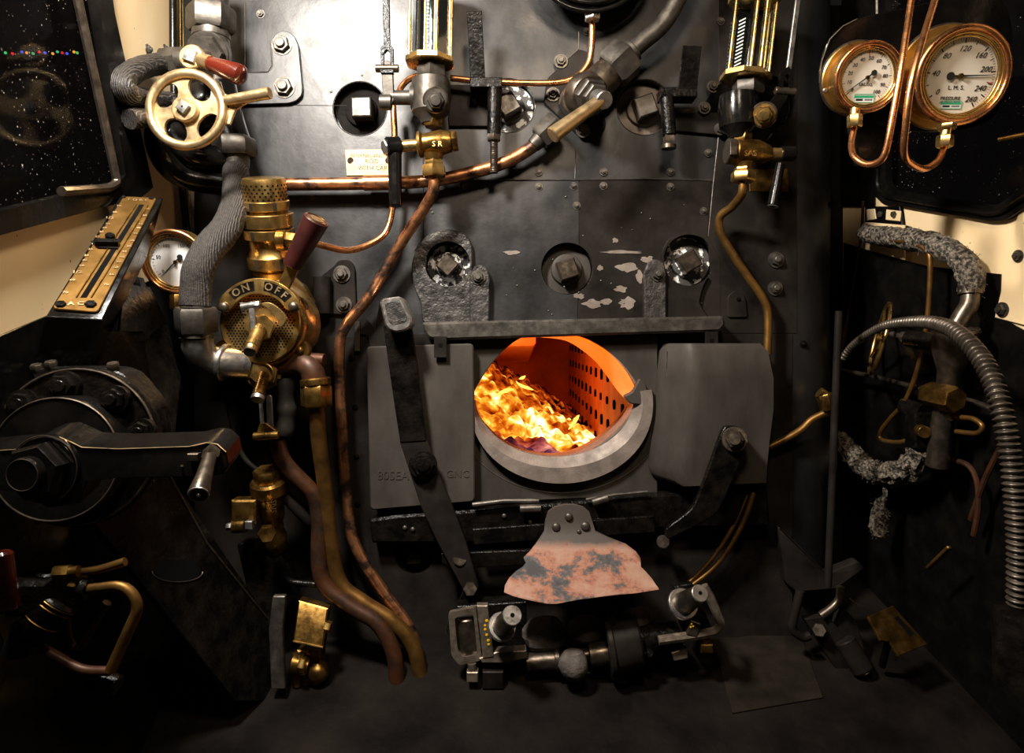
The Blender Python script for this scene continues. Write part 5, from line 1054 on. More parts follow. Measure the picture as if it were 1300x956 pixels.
bb = MB(); bb.lathe(t1, dn, [(q_(622), 21*kb), (q_(626), 20*kb), (q_(628), 17.5*kb), (q_(656), 16*kb), (q_(664), 13*kb), (q_(676), 13*kb), (q_(684), 16*kb), (q_(700), 14*kb), (q_(712), 9*kb)], 30); part('bowl', bb, M['dbrass'], LB)
bb = MB(); bb.text('154', P(341, 643, Yb-.0315), S(9), right=V(0, 0, -1), up=V(1, 0, 0), ext=.001); bb.text('SNS', P(347, 643, Yb-.0305), S(9), right=V(0, 0, -1), up=V(1, 0, 0), ext=.001); part('cast_letters', bb, M['gold'], LB, 30)
bb = MB(); bb.hexn(P(339, 676, Yb-.01), P(339, 679, Yb-.045), 11*kb); part('front_nut', bb, M['dbrass'], LB)
bb = MB(); bb.box(P(313, 648, Yb), V(S(14), 0, 0), V(0, .02, 0), V(0, 0, S(14)), .004); bb.cyl(P(296, 668, Yb-.01), P(312, 667, Yb-.01), 9*kb); part('side_body', bb, M['dbrass'], LB)
bb = MB(); bb.box(P(317, 666, Yb-.03), V(4.5*kb, 0, 0), V(0, .008, 0), V(0, 0, 5*kb), .001); bb.hexn(P(288, 669, Yb-.01), P(297, 668, Yb-.01), 5*kb); parts('steel_bolt', bb, M['steel'], LB)
bb = MB(); bb.prism(rounded(PP([(300, 690), (352, 688), (372, 760), (345, 800), (318, 770)], -.11), .01, 3, True), V(0, .06, 0), .003); part('bracket', bb, M['oily'], LB)
# steel strap and brass box near the floor
bb = MB(); bb.prism(rounded(PP([(346, 757), (362, 757), (358, 800), (362, 875), (344, 875), (341, 800)], -.20), .003, 2, True), V(0, .014, 0), .002)
tag(part('steel_strap', bb, M['iron'], None), 'upright worn steel strap left of the small brass box', 'bracket')
BX = thing('brass_box', 'small oily brass box valve with lid near the floor at left', 'valve', P(392, 868, -.15))
bb = MB(); bb.prism(PP([(379, 763, -.16), (416, 773, -.16), (410, 822, -.19), (372, 814, -.19)]), V(0, .03, 0), .003); part('lid', bb, M['dbrass'], BX)
bb = MB(); bb.hexn(P(412, 795, -.165), P(420, 797, -.165), S(7)); bb.tube(PP([(372, 814, -.193), (410, 822, -.193)]), .0025, 8); part('lid_edge', bb, M['brass'], BX)
bb = MB(); bb.cyl(P(372, 842, -.16), P(392, 846, -.16), S(12), S(9)); bb.cyl(P(377, 828, -.15), P(378, 870, -.15), S(6)); bb.ball(P(404, 853, -.15), S(13), 14); bb.box(P(395, 845, -.13), V(S(14), 0, 0), V(0, .02, 0), V(0, 0, S(22)), .004); part('lower_fittings', bb, M['dbrass'], BX)
bb = MB(); bb.cyl(P(383, 830, -.175), P(384, 856, -.175), S(3.2)); bb.hexn(P(380, 843, -.175), P(388, 844, -.175), S(9)); part('brass_stem', bb, M['brass'], BX)
# ================================================================ reverser
RV = thing('reverser_quadrant', 'sloping brass reverser scale plate marked FORE and BACK on its black box', 'reverser', P(100, 450, -.55))
p0, p1, p2 = P(157, 249, -.36), P(66, 391, -.66), P(122, 395, -.64)
nrm = (p1-p0).cross(p2-p0).normalized(); nrm = nrm if nrm.dot(CAM-p0) > 0 else -nrm
RP = Plane(p0, nrm)
q4 = [RP.hit(*c_) for c_ in ((157, 249), (199, 251), (124, 396), (66, 391))]
bb = MB(); bb.prism(rounded(q4, .008, 4, True), -nrm*.004, .001); part('scale_plate', bb, M['scale'], RV)
bb = MB(); dnv = -UP*.12-LW.n*.05
bb.prism([p-nrm*.0045 for p in [RP.hit(*c_) for c_ in ((152, 247), (207, 249), (130, 402), (58, 398))]], dnv, .002); part('box', bb, M['black'], RV)
q5 = [RP.hit(*c_)+nrm*.0008 for c_ in ((177, 260), (183, 260), (110, 378), (102, 378))]; bb = MB(); bb.prism(q5, -nrm*.001, 0); part('slot', bb, M['hole'], RV)
bb = MB()
for a_, b__ in (((173, 260), (97, 378)), ((188, 261), (116, 378))): bb.tube([RP.hit(*a_)+nrm*.001, RP.hit(*b__)+nrm*.001], .0012, 6)
part('slot_lips', bb, M['dbrass'], RV)
rt_ = (q4[1]-q4[0]).normalized(); upv = (q4[0]-q4[3]).normalized()
bb = MB(); sk = dict(right=rt_, up=upv, ext=.0005, off=.0002)
bb.text('F O R E', RP.hit(175, 254.5)+nrm*.001, .011, **sk); bb.text('B A C K', RP.hit(97, 386)+nrm*.001, .0135, **sk)
Lm = [(151, 262, '75'), (146, 270, '65'), (139, 277, '1/2'), (137, 285, '55'), (133, 290, '45'), (129, 295, '35'), (124, 301, '25'), (119, 310, '15'), (115, 317, '25'), (110, 325, '35'), (108, 331, '45'), (104, 338, '50'), (98, 346, '1/2'), (92, 356, '60'), (83, 372, '70'),
      (187, 266, '75'), (184, 274, '65'), (179, 285, '55'), (176, 290, '45'), (172, 297, '35'), (168, 306, '25'), (164, 313, '25'), (158, 320, '35'), (155, 327, '45'), (151, 333, '55'), (147, 340, '60'), (142, 349, '65'), (135, 362, '70')]
for x, y, s_ in Lm: bb.text(s_, RP.hit(x, y)+nrm*.001, .0080 if s_ != '1/2' else .0115, **sk)
part('scale_letters', bb, M['pale'], RV, 30)['kind'] = 'stuff'
bb = MB()
for x, y, r_q in ((77, 387, .008), (115, 387, .009)): c_ = RP.hit(x, y); bb.cyl(c_, c_+nrm*.004, r_q, ch=.001, n=6)
for x, y, r_q in ((157, 250.5, .004), (192, 252, .005)): c_ = RP.hit(x, y); bb.cyl(c_, c_+nrm*.003, r_q, ch=.001, n=8)
parts('plate_bolt', bb, M['oily'], RV)
c_ = RP.hit(137, 312); bb = MB(); bb.box(c_+nrm*.006, rt_*.018, nrm*.006, upv*.006, .001); bb.cyl(c_+nrm*.005+upv*.015, c_+nrm*.016+upv*.015, .008, ch=.002); bb.prism([RP.hit(*z_)+nrm*.003 for z_ in ((115, 307), (126, 311), (150, 313), (150, 317), (124, 316))], -nrm*.002, 0); part('indicator', bb, M['oily'], RV)
# standard below the box
ST = thing('reverser_stand', 'bulky black iron reverser stand with round bolted flange at the far left', 'reverser', P(100, 700, -.5))
bb = MB(); bb.prism([P(58, 430, -.60), P(150, 420, -.50), P(160, 360, -.38), P(185, 410, -.33), P(205, 500, -.35), P(60, 510, -.60)], V(0, .09, 0), .003)
bb.prism([P(150, 395, -.42), P(165, 350, -.36), P(190, 420, -.33), P(215, 480, -.33), P(205, 560, -.42), P(140, 520, -.45)], V(0, .05, 0), .003); part('column', bb, M['oily'], ST)
fa = Vector((.10, -.99, .05)).normalized()
c1 = P(100, 566, -.70); k1 = (D-.70)/F
bb = MB(); bb.lathe(c1-fa*.08, fa, [(0, 88*k1), (.07, 98*k1), (.074, 101*k1), (.086, 101*k1), (.09, 99*k1)], 64); part('flange', bb, M['oily'], ST)
bb = MB(); c2 = P(84, 580, -.73); bb.torus(c1+fa*.011, fa, 97*k1, .0022, 64, 8); part('flange_bead', bb, M['dsteel'], ST)
bb = MB(); bb.lathe(c2, fa, [(-.03, 76*k1), (.025, 75*k1), (.030, 73*k1)], 56); part('inner_boss', bb, M['black'], ST)
bb = MB(); bb.torus(c2+fa*.030, fa, 73*k1, .0016, 56, 6); part('boss_edge', bb, M['dsteel'], ST)
for x, y, s_ in ((82, 490, 15), (146, 507, 14), (30, 513, 15), (180, 548, 13), (14, 565, 13)):
    q = P(x, y, -.715); bb = MB(); bb.cyl(q-fa*.01, q+fa*.004, s_*1.25*k1); bb.hexn(q, q+fa*.014, s_*k1, ang=random.random()); bb.cyl(q+fa*.012, q+fa*.019, s_*.5*k1, ch=.001); part('flange_bolt', bb, M['oily'], ST)
for x, y in ((46, 464), (143, 462), (64, 460)):
    bb = MB(); q = P(x, y, -.66); bb.hexn(q-UP*.012, q+UP*.002, .0095, ang=.4); bb.cyl(q-UP*.03, q-UP*.01, .006); part('top_bolt', bb, M['dsteel'], ST)
bb = MB(); bb.prism(smooth(PP([(40, 475, -.665), (60, 466, -.665), (140, 468, -.665), (170, 492, -.665), (188, 520, -.665), (160, 520, -.665), (60, 490, -.665)]), 3, True), V(0, .06, 0), .003); part('top_housing', bb, M['oily'], ST)
# crank bar
CR = thing('reverser_crank', 'heavy black reverser crank bar with big hexagonal nut and bronze handle', 'crank', P(70, 640, -.86))
yc = -.86; fh = Vector((0, math.cos(PITCH), math.sin(PITCH)))
top = [(-60, 578), (0, 572), (30, 570), (44, 562), (58, 556), (76, 555), (92, 562), (104, 568), (150, 570), (240, 567), (262, 562), (276, 564), (287, 574), (290, 590), (284, 602), (268, 605), (150, 607), (110, 612), (100, 640), (60, 645), (30, 625), (-60, 618)]
bb = MB(); bb.prism(PP(top, yc), fh*.045, .0012); part('bar', bb, M['black'], CR)
bb = MB(); bb.tube(PP(top[1:13], yc), .0008, 6); part('worn_edge', bb, M['pale'], CR)
kc = (D+yc)/F; c3 = P(62, 594, yc); bb = MB(); bb.cyl(c3+V(0, .02, 0), c3+V(0, -.01, 0), 42*kc, ch=.003); bb.hexn(c3+V(0, -.009, 0), c3+V(0, -.034, 0), 37*kc, ang=.25); bb.cyl(c3+V(0, -.032, 0), c3+V(0, -.048, 0), 21*kc, ch=.003); part('centre_nut', bb, M['black'], CR)
bb = MB(); bb.torus(c3+V(0, -.010, 0), V(0, 1, 0), 42*kc, .001, 40, 6); bb.torus(c3+V(0, -.048, 0), V(0, 1, 0), 19*kc, .0008, 30, 6); part('nut_edge', bb, M['dsteel'], CR)
h0, h1 = P(267, 578, yc-.012), P(252, 628, yc-.072); ha = (h1-h0).normalized()
bb = MB(); bb.hexn(h0-ha*.012, h0+ha*.004, .0105, 4); bb.lathe(h0, ha, [(0, .0075), (.006, .0085), ((h1-h0).length*.6, .0098), ((h1-h0).length-.003, .0125), ((h1-h0).length, .0115)], 28); hd = part('handle', bb, M['dsteel'], CR, label='bronze-brown steel handle')
bb = MB(); bb.torus(h1, ha, .0108, .0014, 28, 8); part('handle_rim', bb, M['steel'], hd); bb = MB(); bb.ball(h1+ha*.001, .003, 10); part('handle_centre', bb, M['steel'], hd)
bb = MB(); bb.box(P(247, 580, yc-.004), V(.007, 0, 0), V(0, .006, 0), V(0, 0, .005), .001); bb.ball(P(231, 592, yc-.002), .0022, 8); part('lock_nut', bb, M['dsteel'], CR)
# ---- lower-left footplate plate, valves
FP = thing('slotted_plate', 'dark sloping steel plate with an oval slot at the lower left', 'plate', P(250, 880, -.3))
fo = PP([(112, 655, -.52), (200, 600, -.36), (235, 640, -.28), (350, 800, -.22), (352, 890, -.22), (298, 890, -.28)])
n_ = (fo[2]-fo[0]).cross(fo[5]-fo[0]).normalized(); n_ = -n_ if n_.y > 0 else n_; FPp = Plane(fo[0], n_)
bb = MB(); bb.prism([FPp.hit(*c_) for c_ in ((112, 655), (205, 590), (235, 630), (352, 800), (352, 890), (298, 890))], -n_*.01, .002); part('plate', bb, M['oily'], FP)
ov = [FPp.hit(225+31*math.cos(t*2*PI/24)*(1 if abs(math.cos(t*2*PI/24)) < .8 else .95), 724+14*math.sin(t*2*PI/24))+n_*.0005 for t in range(24)]
bb = MB(); bb.prism(ov, -n_*.0009, 0); part('oval_slot', bb, M['hole'], FP); bb = MB(); bb.tube([FPp.hit(225+32*math.cos(math.radians(a)), 726+13*math.sin(math.radians(a)))+n_*.001 for a in range(0, 185, 8)], .0012, 6); part('slot_edge', bb, M['iron'], FP)
bb = MB(); bb.tube([FPp.hit(*c_)+n_*.002 for c_ in ((208, 592), (262, 690), (352, 802))], .0022, 6); part('edge_bead', bb, M['dsteel'], FP)
VA = thing('injector_valve', 'dark brass-trimmed valve cluster in the shadowy lower left corner', 'valve', P(40, 860, -.62))
yv = -.74; kv = (D+yv)/F
bb = MB(); bb.box(P(50, 752, yv), V(28*kv, 0, 0), V(0, .03, 0), V(0, 0, 22*kv), .006); bb.cyl(P(78, 760, yv), P(34, 812, yv-.02), 26*kv, 20*kv, ch=.004); bb.cyl(P(62, 725, yv), P(60, 745, yv), 14*kv, ch=.003); bb.cyl(P(20, 830, yv), P(30, 790, yv), 17*kv, 12*kv, ch=.003); bb.cyl(P(92, 745, yv), P(112, 748, yv), 13*kv); part('valve_body', bb, M['oily'], VA)
bb = MB(); bb.hexn(P(70, 727, yv-.01), P(90, 726, yv-.01), 10*kv); bb.cyl(P(88, 726, yv-.01), P(100, 725, yv-.01), 7*kv); bb.hexn(P(92, 738, yv), P(104, 740, yv), 15*kv); part('brass_nuts', bb, M['dbrass'], VA)
for t_ in (.1, .2, .55):
    c_ = P(78, 760, yv).lerp(P(34, 812, yv-.02), t_); ax_ = (P(34, 812, yv-.02)-P(78, 760, yv)).normalized(); bb = MB(); bb.torus(c_, ax_, (26-6*t_)*kv, .0012, 30, 6); part('band', bb, M['dbrass'], VA)
bb = MB(); bb.cyl(P(2, 700, yv-.05), P(8, 775, yv-.05), 12*kv, 15*kv, ch=.004); part('red_handle', bb, M['wood'], VA)
bb = MB(); bb.tube(smooth(PP([(98, 725), (125, 723), (159, 713)], yv), 5), 5.5*kv, 12); part('copper_stub', bb, M['dcopper'], VA)
bb = MB(); bb.tube(rounded(PP([(108, 748), (158, 742), (178, 768), (140, 852)], yv), .02), 7*kv, 14); part('copper_loop', bb, M['dcopper'], VA)
bb = MB(); bb.tube(smooth(PP([(140, 852), (105, 850), (75, 835), (52, 822)], yv), 5), 6*kv, 12); bb.tube(smooth(PP([(82, 770), (86, 810), (100, 822), (120, 790), (136, 765)], yv+.04), 5), 6*kv, 12); part('lower_pipe', bb, M['redcop'], VA)
bb = MB(); bb.cyl(P(118, 858, yv+.02), P(150, 872, yv+.02), 14*kv, ch=.003); part('foot_fitting', bb, M['oily'], VA)
# ================================================================ right: pressure gauges on their bracket
GY = -.44
GB = thing('gauge_bracket', 'black painted steel bracket plate carrying the two brass-rimmed pressure gauges', 'bracket', P(1160, 170, GY+.07))
ya = GY+.075
def onpl(x, y, off=0): return GP.hit(x, y)+HZ*off
GP = Plane(P(1160, 100, ya), HZ)
bb = MB(); bb.prism(smooth([onpl(*c_) for c_ in ((1042, 110), (1044, 78), (1054, 50), (1076, 30), (1110, 18), (1160, 8), (1240, -14), (1275, 5), (1286, 40), (1280, 90), (1268, 140), (1240, 160), (1180, 168), (1110, 160), (1060, 140))], 4, True), -HZ*.008, .002); part('plate', bb, M['black'], GB)
bb = MB(); bb.tube([onpl(*c_, .001) for c_ in ((1040, 105), (1043, 78), (1053, 50), (1070, 33), (1088, 24))], .001, 6); part('worn_edge', bb, M['iron'], GB)
bb = MB(); bb.cyl(onpl(1110, 100, -.005), onpl(1110, 100, -.16), .025); bb.cyl(onpl(1200, 110, -.005), onpl(1200, 110, -.20), .03); bb.prism([onpl(*c_, -.01) for c_ in ((1085, 155), (1130, 158), (1122, 215), (1095, 212))], -HZ*.03, .003); part('stay', bb, M['black'], GB)
def gc(x, y, dep): return Plane(P(1160, 100, ya)+HZ*dep, HZ).hit(x, y)
kk = lambda c_: (c_.y+D)/F
def sticker(at, rt, u, d0, dl, R, ax, a, w, h):
    q = at(a, .60); bb = MB(); bb.prism([q-rt*w-u*h, q+rt*w-u*h, q+rt*w+u*h, q-rt*w+u*h], -ax*.0003, 0); bb.mi = 1; z = ax*.0002
    bb.tube([q-rt*w-u*h+z, q+rt*w-u*h+z, q+rt*w+u*h+z, q-rt*w+u*h+z], .0006, 4, closed=True); bb.prism([q-rt*w+u*h*.1+z, q+rt*w+u*h*.1+z, q+rt*w+u*h*.7+z, q-rt*w+u*h*.7+z], -ax*.0003, 0); bb.mi = 2
    bb.prism([q-rt*w*.8-u*h*.6+z, q-rt*w*.1-u*h*.6+z, q-rt*w*.1-u*h*.1+z, q-rt*w*.8-u*h*.1+z], -ax*.0003, 0)
    for i in range(5): e = q+rt*w*(.12+i*.16)+z; bb.prism([e-u*h*.55, e+rt*w*.1-u*h*.55, e+rt*w*.1-u*h*.15, e-u*h*.15], -ax*.0003, 0)
    part('test_sticker', bb, [M['white'], M['green'], M['ink']], dl)
# small gauge
c_ = gc(1103, 98, .055); R = 42*kk(c_)
def sm(bb, at, rt, u, R, ax, d0):
    ticks(bb, at, ax, 222, -50, 50, 5, .75, .66, .0002)
    for i in range(11): bb.text(str(i*10), at(222-i*27.2, .54), R*.15, rt, u, ext=.0002, shear=.15)
    bb.text('LBS./SQ.', d0+ax*.0005-u*R*.20, R*.12, rt, u, ext=.0002)
g_, at, rt, u, d0, dl = dialgauge('pressure_gauge', 'smaller cream-faced pressure gauge on the left of the black bracket', c_, R, .053, 44*kk(c_-HZ*.055), 'dial', sm, 216)
sticker(at, rt, u, d0, dl, R, HZ, -90, R*.30, R*.12)
bb = MB(); p_, q_ = at(92, .78), at(92, .58); sd = rt*.0008; bb.prism([p_+sd, p_-sd, q_-sd, q_+sd], -HZ*.0003, 0); part('red_mark', bb, M['red'], dl)
bb = MB(); bb.hexn(P(1085, 146, GY), P(1085, 162, GY), S(9, GY)); bb.cyl(P(1086, 138, GY), P(1085, 148, GY), S(6, GY)); part('union_nut', bb, M['gold'], g_)
# large gauge
c_ = gc(1223, 96, .07); R = 59*kk(c_)
def lg(bb, at, rt, u, R, ax, d0):
    ticks(bb, at, ax, 217, -56, 65, 5, .755, .66, .00028)
    p_, q_ = at(217, .755), at(-56, .755)
    for v in (0, 40, 80, 120, 160, 200, 240, 260):
        a = 217-v*1.05; bb.text(str(v), at(a+(7 if v in (200, 240) else 0), .545 if v < 250 else .58), R*.165, rt, u, ext=.0003, shear=.35)
        p_, q_ = at(a, .76), at(a, .66); sd = (p_-q_).normalized().cross(ax)*.0011; bb.prism([p_+sd, p_-sd, q_-sd, q_+sd], -ax*.0004, 0)
    bb.text('L. M. S.', d0+ax*.0005-u*R*.24-rt*R*.04, R*.12, rt, u, ext=.0003); bb.text('PRESSURE', d0+ax*.0005-u*R*.46-rt*R*.12, R*.10, rt, u, ext=.0003); bb.text('LBS. PER SQ. INCH', d0+ax*.0005-u*R*.54-rt*R*.12, R*.055, rt, u, ext=.0002)
g_, at, rt, u, d0, dl = dialgauge('pressure_gauge', 'large cream-faced steam pressure gauge marked LMS on the right of the bracket', c_, R, .065, 62*kk(c_-HZ*.07), 'dial', lg, 1.5)
sticker(at, rt, u, d0, dl, R, HZ, -98, R*.22, R*.08)
bb = MB(); p_, q_ = at(-12, .76), at(-12, .62); sd = u*.0009; bb.prism([p_+sd, p_-sd, q_-sd, q_+sd], -HZ*.0003, 0); part('red_mark', bb, M['red'], dl)
bb = MB(); bb.hexn(P(1202, 157, GY), P(1202, 165, GY), S(11, GY)); bb.cyl(P(1202, 163, GY), P(1200, 174, GY), S(6.5, GY)); bb.hexn(P(1200, 172, GY), P(1199, 187, GY), S(10, GY)); part('union_nut', bb, M['gold'], g_)
yp = -.40
pipe('gauge_siphon', 'bright copper siphon pipe looping under the smaller pressure gauge', [(1085, 160, -0.43), (1081, 182, -0.44), (1084, 198, -0.46), (1097, 208, -0.48), (1112, 207, -0.50), (1124, 194, -0.52), (1134, 145, -0.53), (1145, 80, -0.53), (1157, 0, -0.51), (1164, -60, -0.51)], 4.3, 'copper')
pipe('gauge_siphon', 'bright copper siphon pipe looping under the large pressure gauge', [(1199, 186, -0.43), (1192, 203, -0.45), (1175, 214, -0.48), (1158, 209, -0.51), (1148, 195, -0.54), (1150, 160, -0.56), (1157, 105, -0.57), (1170, 55, -0.56), (1187, 0, -0.53), (1203, -60, -0.51)], 4.5, 'copper')
bb = MB(); bb.cyl(P(1268, 177, -.42), P(1330, 165, -.5), S(2.5, -.42)); tag(part('rod_end', bb, M['dbrass'], None), 'short brown rod poking in from the right edge below the gauge', 'rod')
# ================================================================ right wall fittings
def R_(x, y, f=.97): return RW.hit(x, y, f)
def rl(pts, f=.97): return [R_(*p) if len(p) > 2 else R_(p[0], p[1], f) for p in pts]
# small dark plate and hinge with two bolts at the sheet corner
HB = thing('corner_bracket', 'small black bracket with two bolts at the inner corner of the right window', 'bracket', R_(1120, 300, .99))
bb = MB(); bb.prism(rl([(1098, 262), (1142, 262), (1145, 285), (1155, 288), (1154, 300), (1098, 302)], .988), -RW.n*.006, .001); part('plate', bb, M['black'], HB)
bb = MB(); bb.prism(rl([(1100, 266), (1110, 265), (1112, 278), (1100, 280)], .986), -RW.n*.003, .001); bb.prism(rl([(1125, 266), (1143, 268), (1142, 281), (1124, 279)], .986), -RW.n*.003, .001); parts('cream_tab', bb, M['cream'], HB)
for x in (1119, 1136):
    bb = MB(); p_ = R_(x, 272, .986); bb.hexn(p_, p_+RW.n*.008, .008); part('bolt', bb, M['iron'], HB)
bb = MB(); bb.prism(rl([(1098, 282), (1148, 286), (1148, 330), (1098, 316)], .985), -RW.n*.004, .001); part('cream_patch', bb, M['cream'], HB)
hp = rl([(1098, 296), (1125, 300), (1155, 304), (1182, 309), (1206, 319), (1224, 334), (1232, 352), (1232, 370)], .955)
bb = MB(); random.seed(4); sp_ = smooth(hp, 7); bb.tube(sp_, lambda t: S(12.5, 0)*(1 if t > .12 else .9), 20, wob=.3)
for i in range(150):
    j = random.randrange(8, len(sp_)); p_ = sp_[j]; d_ = Vector((random.uniform(-1, 1), random.uniform(-1, .2), random.uniform(-1, 1))).normalized(); a_ = p_+d_*S(11); bb.tube([a_, a_+(d_+Vector((random.uniform(-1, 1), 0, random.uniform(-1, 1)))).normalized()*random.uniform(.004, .014)], .0005, 4)
tag(part('lagged_hose', bb, M['braid'], None), 'frayed silvery lagged pipe bending down below the right window', 'hose')
pipe_pts = rl([(1060, 480, .99), (1075, 400, .99), (1090, 320, .99), (1097, 303, .95), (1130, 305, .94), (1160, 309, .94), (1176, 318, .94), (1181, 335, .94), (1178, 400, .94), (1172, 440, .94), (1166, 465, .94), (1158, 490, .94), (1148, 512, .94)])
bb = MB(); bb.tube(smooth(pipe_pts[3:], 5), S(3.1, -.1), 10); tag(part('thin_pipe', bb, M['dcopper'], None), 'thin brown copper pipe bending down the right wall behind the ribbed hose', 'pipe')
bb = MB(); bb.tube(smooth(rl([(1096, 255), (1093, 300), (1085, 350), (1070, 440), (1062, 500)], .985), 4), S(2, -.05), 8); tag(part('thin_pipe', bb, M['redcop'], None), 'very thin dark copper pipe running down the boiler corner at right', 'pipe')
# feed valve body
wf = .93; VB = thing('feed_valve', 'dark bronze feed valve body with round top standing at the right wall', 'valve', R_(1185, 590, wf))
va = (R_(1190, 590, wf)-R_(1214, 410, wf)); vt = R_(1213, 415, wf); kk_ = (D+vt.y)/F; L_ = va.length; va.normalize()
bb = MB(); bb.lathe(vt, va, [(-.002, 18*kk_), (0, 27*kk_), (.006, 28*kk_), (.009, 26*kk_), (.05, 24*kk_), (.085, 17*kk_), (.10, 14*kk_), (.14, 13*kk_), (L_*.98, 14*kk_)], 32); part('body', bb, M['dbrass'], VB).data.materials[0] = M['dsteel']
bb = MB(); bb.lathe(vt-va*.004, va, [(0, 8*kk_), (.001, 12*kk_), (.004, 12*kk_)], 24); bb.torus(vt+va*.008, va, 26.5*kk_, .0015, 30, 6); part('cap_ring', bb, M['dbrass'], VB)
bb = MB(); bb.tube(smooth([R_(1232, 366, .955), R_(1231, 385, .95), R_(1222, 400, .94), R_(1214, 414, .93)], 4), 11*kk_, 14); bb.cyl(R_(1232, 364, .955), R_(1232, 374, .953), 14*kk_); part('inlet_pipe', bb, M['dsteel'], VB)
q0, q1 = R_(1178, 500, wf-.02), R_(1214, 508, wf-.02); bb = MB(); bb.hexn(q0, q1, 17*kk_, ang=.4); part('hex_nut', bb, M['dbrass'], VB)
bb = MB(); bb.box(R_(1172, 545, wf), V(18*kk_, 0, 0), V(0, .02, 0), V(0, 0, 24*kk_), .004); bb.cyl(R_(1148, 516, wf), R_(1175, 525, wf), 11*kk_, 13*kk_); part('lower_block', bb, M['oily'], VB)
bb = MB(); bb.hexn(R_(1146, 512, wf), R_(1153, 514, wf), 8*kk_); part('brass_union', bb, M['dbrass'], VB); bb = MB(); bb.hexn(R_(1200, 525, wf), R_(1213, 528, wf), 8*kk_); bb.cyl(R_(1213, 528, wf), R_(1222, 530, wf), 4*kk_); part('brass_union', bb, M['dbrass'], VB); bb = MB(); bb.cyl(R_(1168, 546, wf-.02), R_(1174, 549, wf-.03), 8*kk_, ch=.001); part('brass_union', bb, M['dbrass'], VB)
bb = MB(); bb.hexn(R_(1146, 427, wf), R_(1155, 429, wf), 8*kk_); bb.hexn(R_(1160, 431, wf), R_(1172, 433, wf), 9*kk_); bb.cyl(R_(1132, 424, wf), R_(1150, 428, wf), 4*kk_); part('spindle_nuts', bb, M['iron'], VB)
bb = MB(); bb.cyl(R_(1155, 430, wf), R_(1195, 436, wf), 12*kk_, 14*kk_); part('side_arm', bb, M['oily'], VB)
bb = MB(); bb.tube(smooth(rl([(1143, 518), (1128, 534), (1117, 550), (1121, 559), (1145, 561), (1172, 551)], wf-.01), 5), 3.2*kk_, 10); part('small_loop', bb, M['dcopper'], VB)
bb = MB(); bb.tube(smooth(rl([(1221, 530), (1236, 532), (1247, 541), (1240, 550), (1214, 548)], wf-.01), 5), 3.2*kk_, 10); part('small_loop', bb, M['dcopper'], VB)
HR = thing('valve_handwheel', 'brass valve handwheel seen edge-on at the right wall', 'wheel', R_(1117, 430, wf))
hc2 = R_(1117, 430, wf); hax = (R_(1155, 436, wf)-R_(1117, 430, wf)).normalized(); vd = (hc2-CAM).normalized(); hax = Vector((1, 0, -.1)); hax = (hax-vd*hax.dot(vd)).normalized()+vd*.05
up2 = (R_(1130, 391, wf)-R_(1103, 470, wf)); hax = (hax-up2.normalized()*hax.dot(up2.normalized())).normalized()
bb = MB(); bb.torus(hc2, hax, up2.length/2, .0048, 48, 10); part('rim', bb, M['brass'], HR)
bb = MB(); e1 = up2.normalized(); e2 = hax.cross(e1)
for q in range(4): t = q*PI/2+.5; dd = e1*math.cos(t)+e2*math.sin(t); bb.tube([hc2+hax*.004, hc2+dd*up2.length/2], .004, 8)
bb.cyl(hc2-hax*.008, hc2+hax*.012, .011, ch=.002); part('spokes', bb, M['dbrass'], HR)
bb = MB(); bb.tube(rl([(1068, 470), (1110, 478), (1156, 490), (1214, 505), (1240, 511), (1266, 522)], .955), S(3.2, -.1), 8); tag(part('operating_rod', bb, M['dsteel'], None), 'thin brown rod crossing behind the feed valve on the right wall', 'rod')
# ribbed hose
hz = [R_(*p) for p in ((1070, 455, .88), (1080, 441, .88), (1100, 425, .87), (1125, 413, .86), (1155, 409, .85), (1185, 410, .84), (1212, 420, .83), (1238, 445, .82), (1258, 478, .81), (1272, 520, .80), (1282, 570, .80), (1289, 630, .80), (1293, 700, .80), (1292, 775, .80))]
pts = smooth(hz, 10); acc = [0]
for i in range(1, len(pts)): acc.append(acc[-1]+(pts[i]-pts[i-1]).length)
n = 620; res = []; j = 0
for i in range(n):
    s_ = acc[-1]*i/(n-1)
    while j < len(acc)-2 and acc[j+1] < s_: j += 1
    res.append(pts[j].lerp(pts[j+1], (s_-acc[j])/max(acc[j+1]-acc[j], 1e-9)))
bb = MB(); bb.tube(res, lambda t: (S(4.6, -.3)+S(4.4, -.3)*min(max(t-.15, 0)*2.4, 1))*(1+.22*math.sin(t*2*PI*95)), 14)
tag(part('ribbed_hose', bb, M['hosem'], None, 75), 'ribbed flexible metal hose arching over the feed valve and down the right edge', 'hose')
bb = MB(); cb_ = R_(1300, 870, .8); kq = (D+cb_.y)/F; bb.lathe(R_(1301, 772, .8), cb_-R_(1301, 772, .8), [(0, 20*kq), (.006, 32*kq), (.012, 34*kq), (.13, 34*kq)], 32); tag(part('canister', bb, M['oily'], None), 'dark round canister at the foot of the ribbed hose', 'canister')
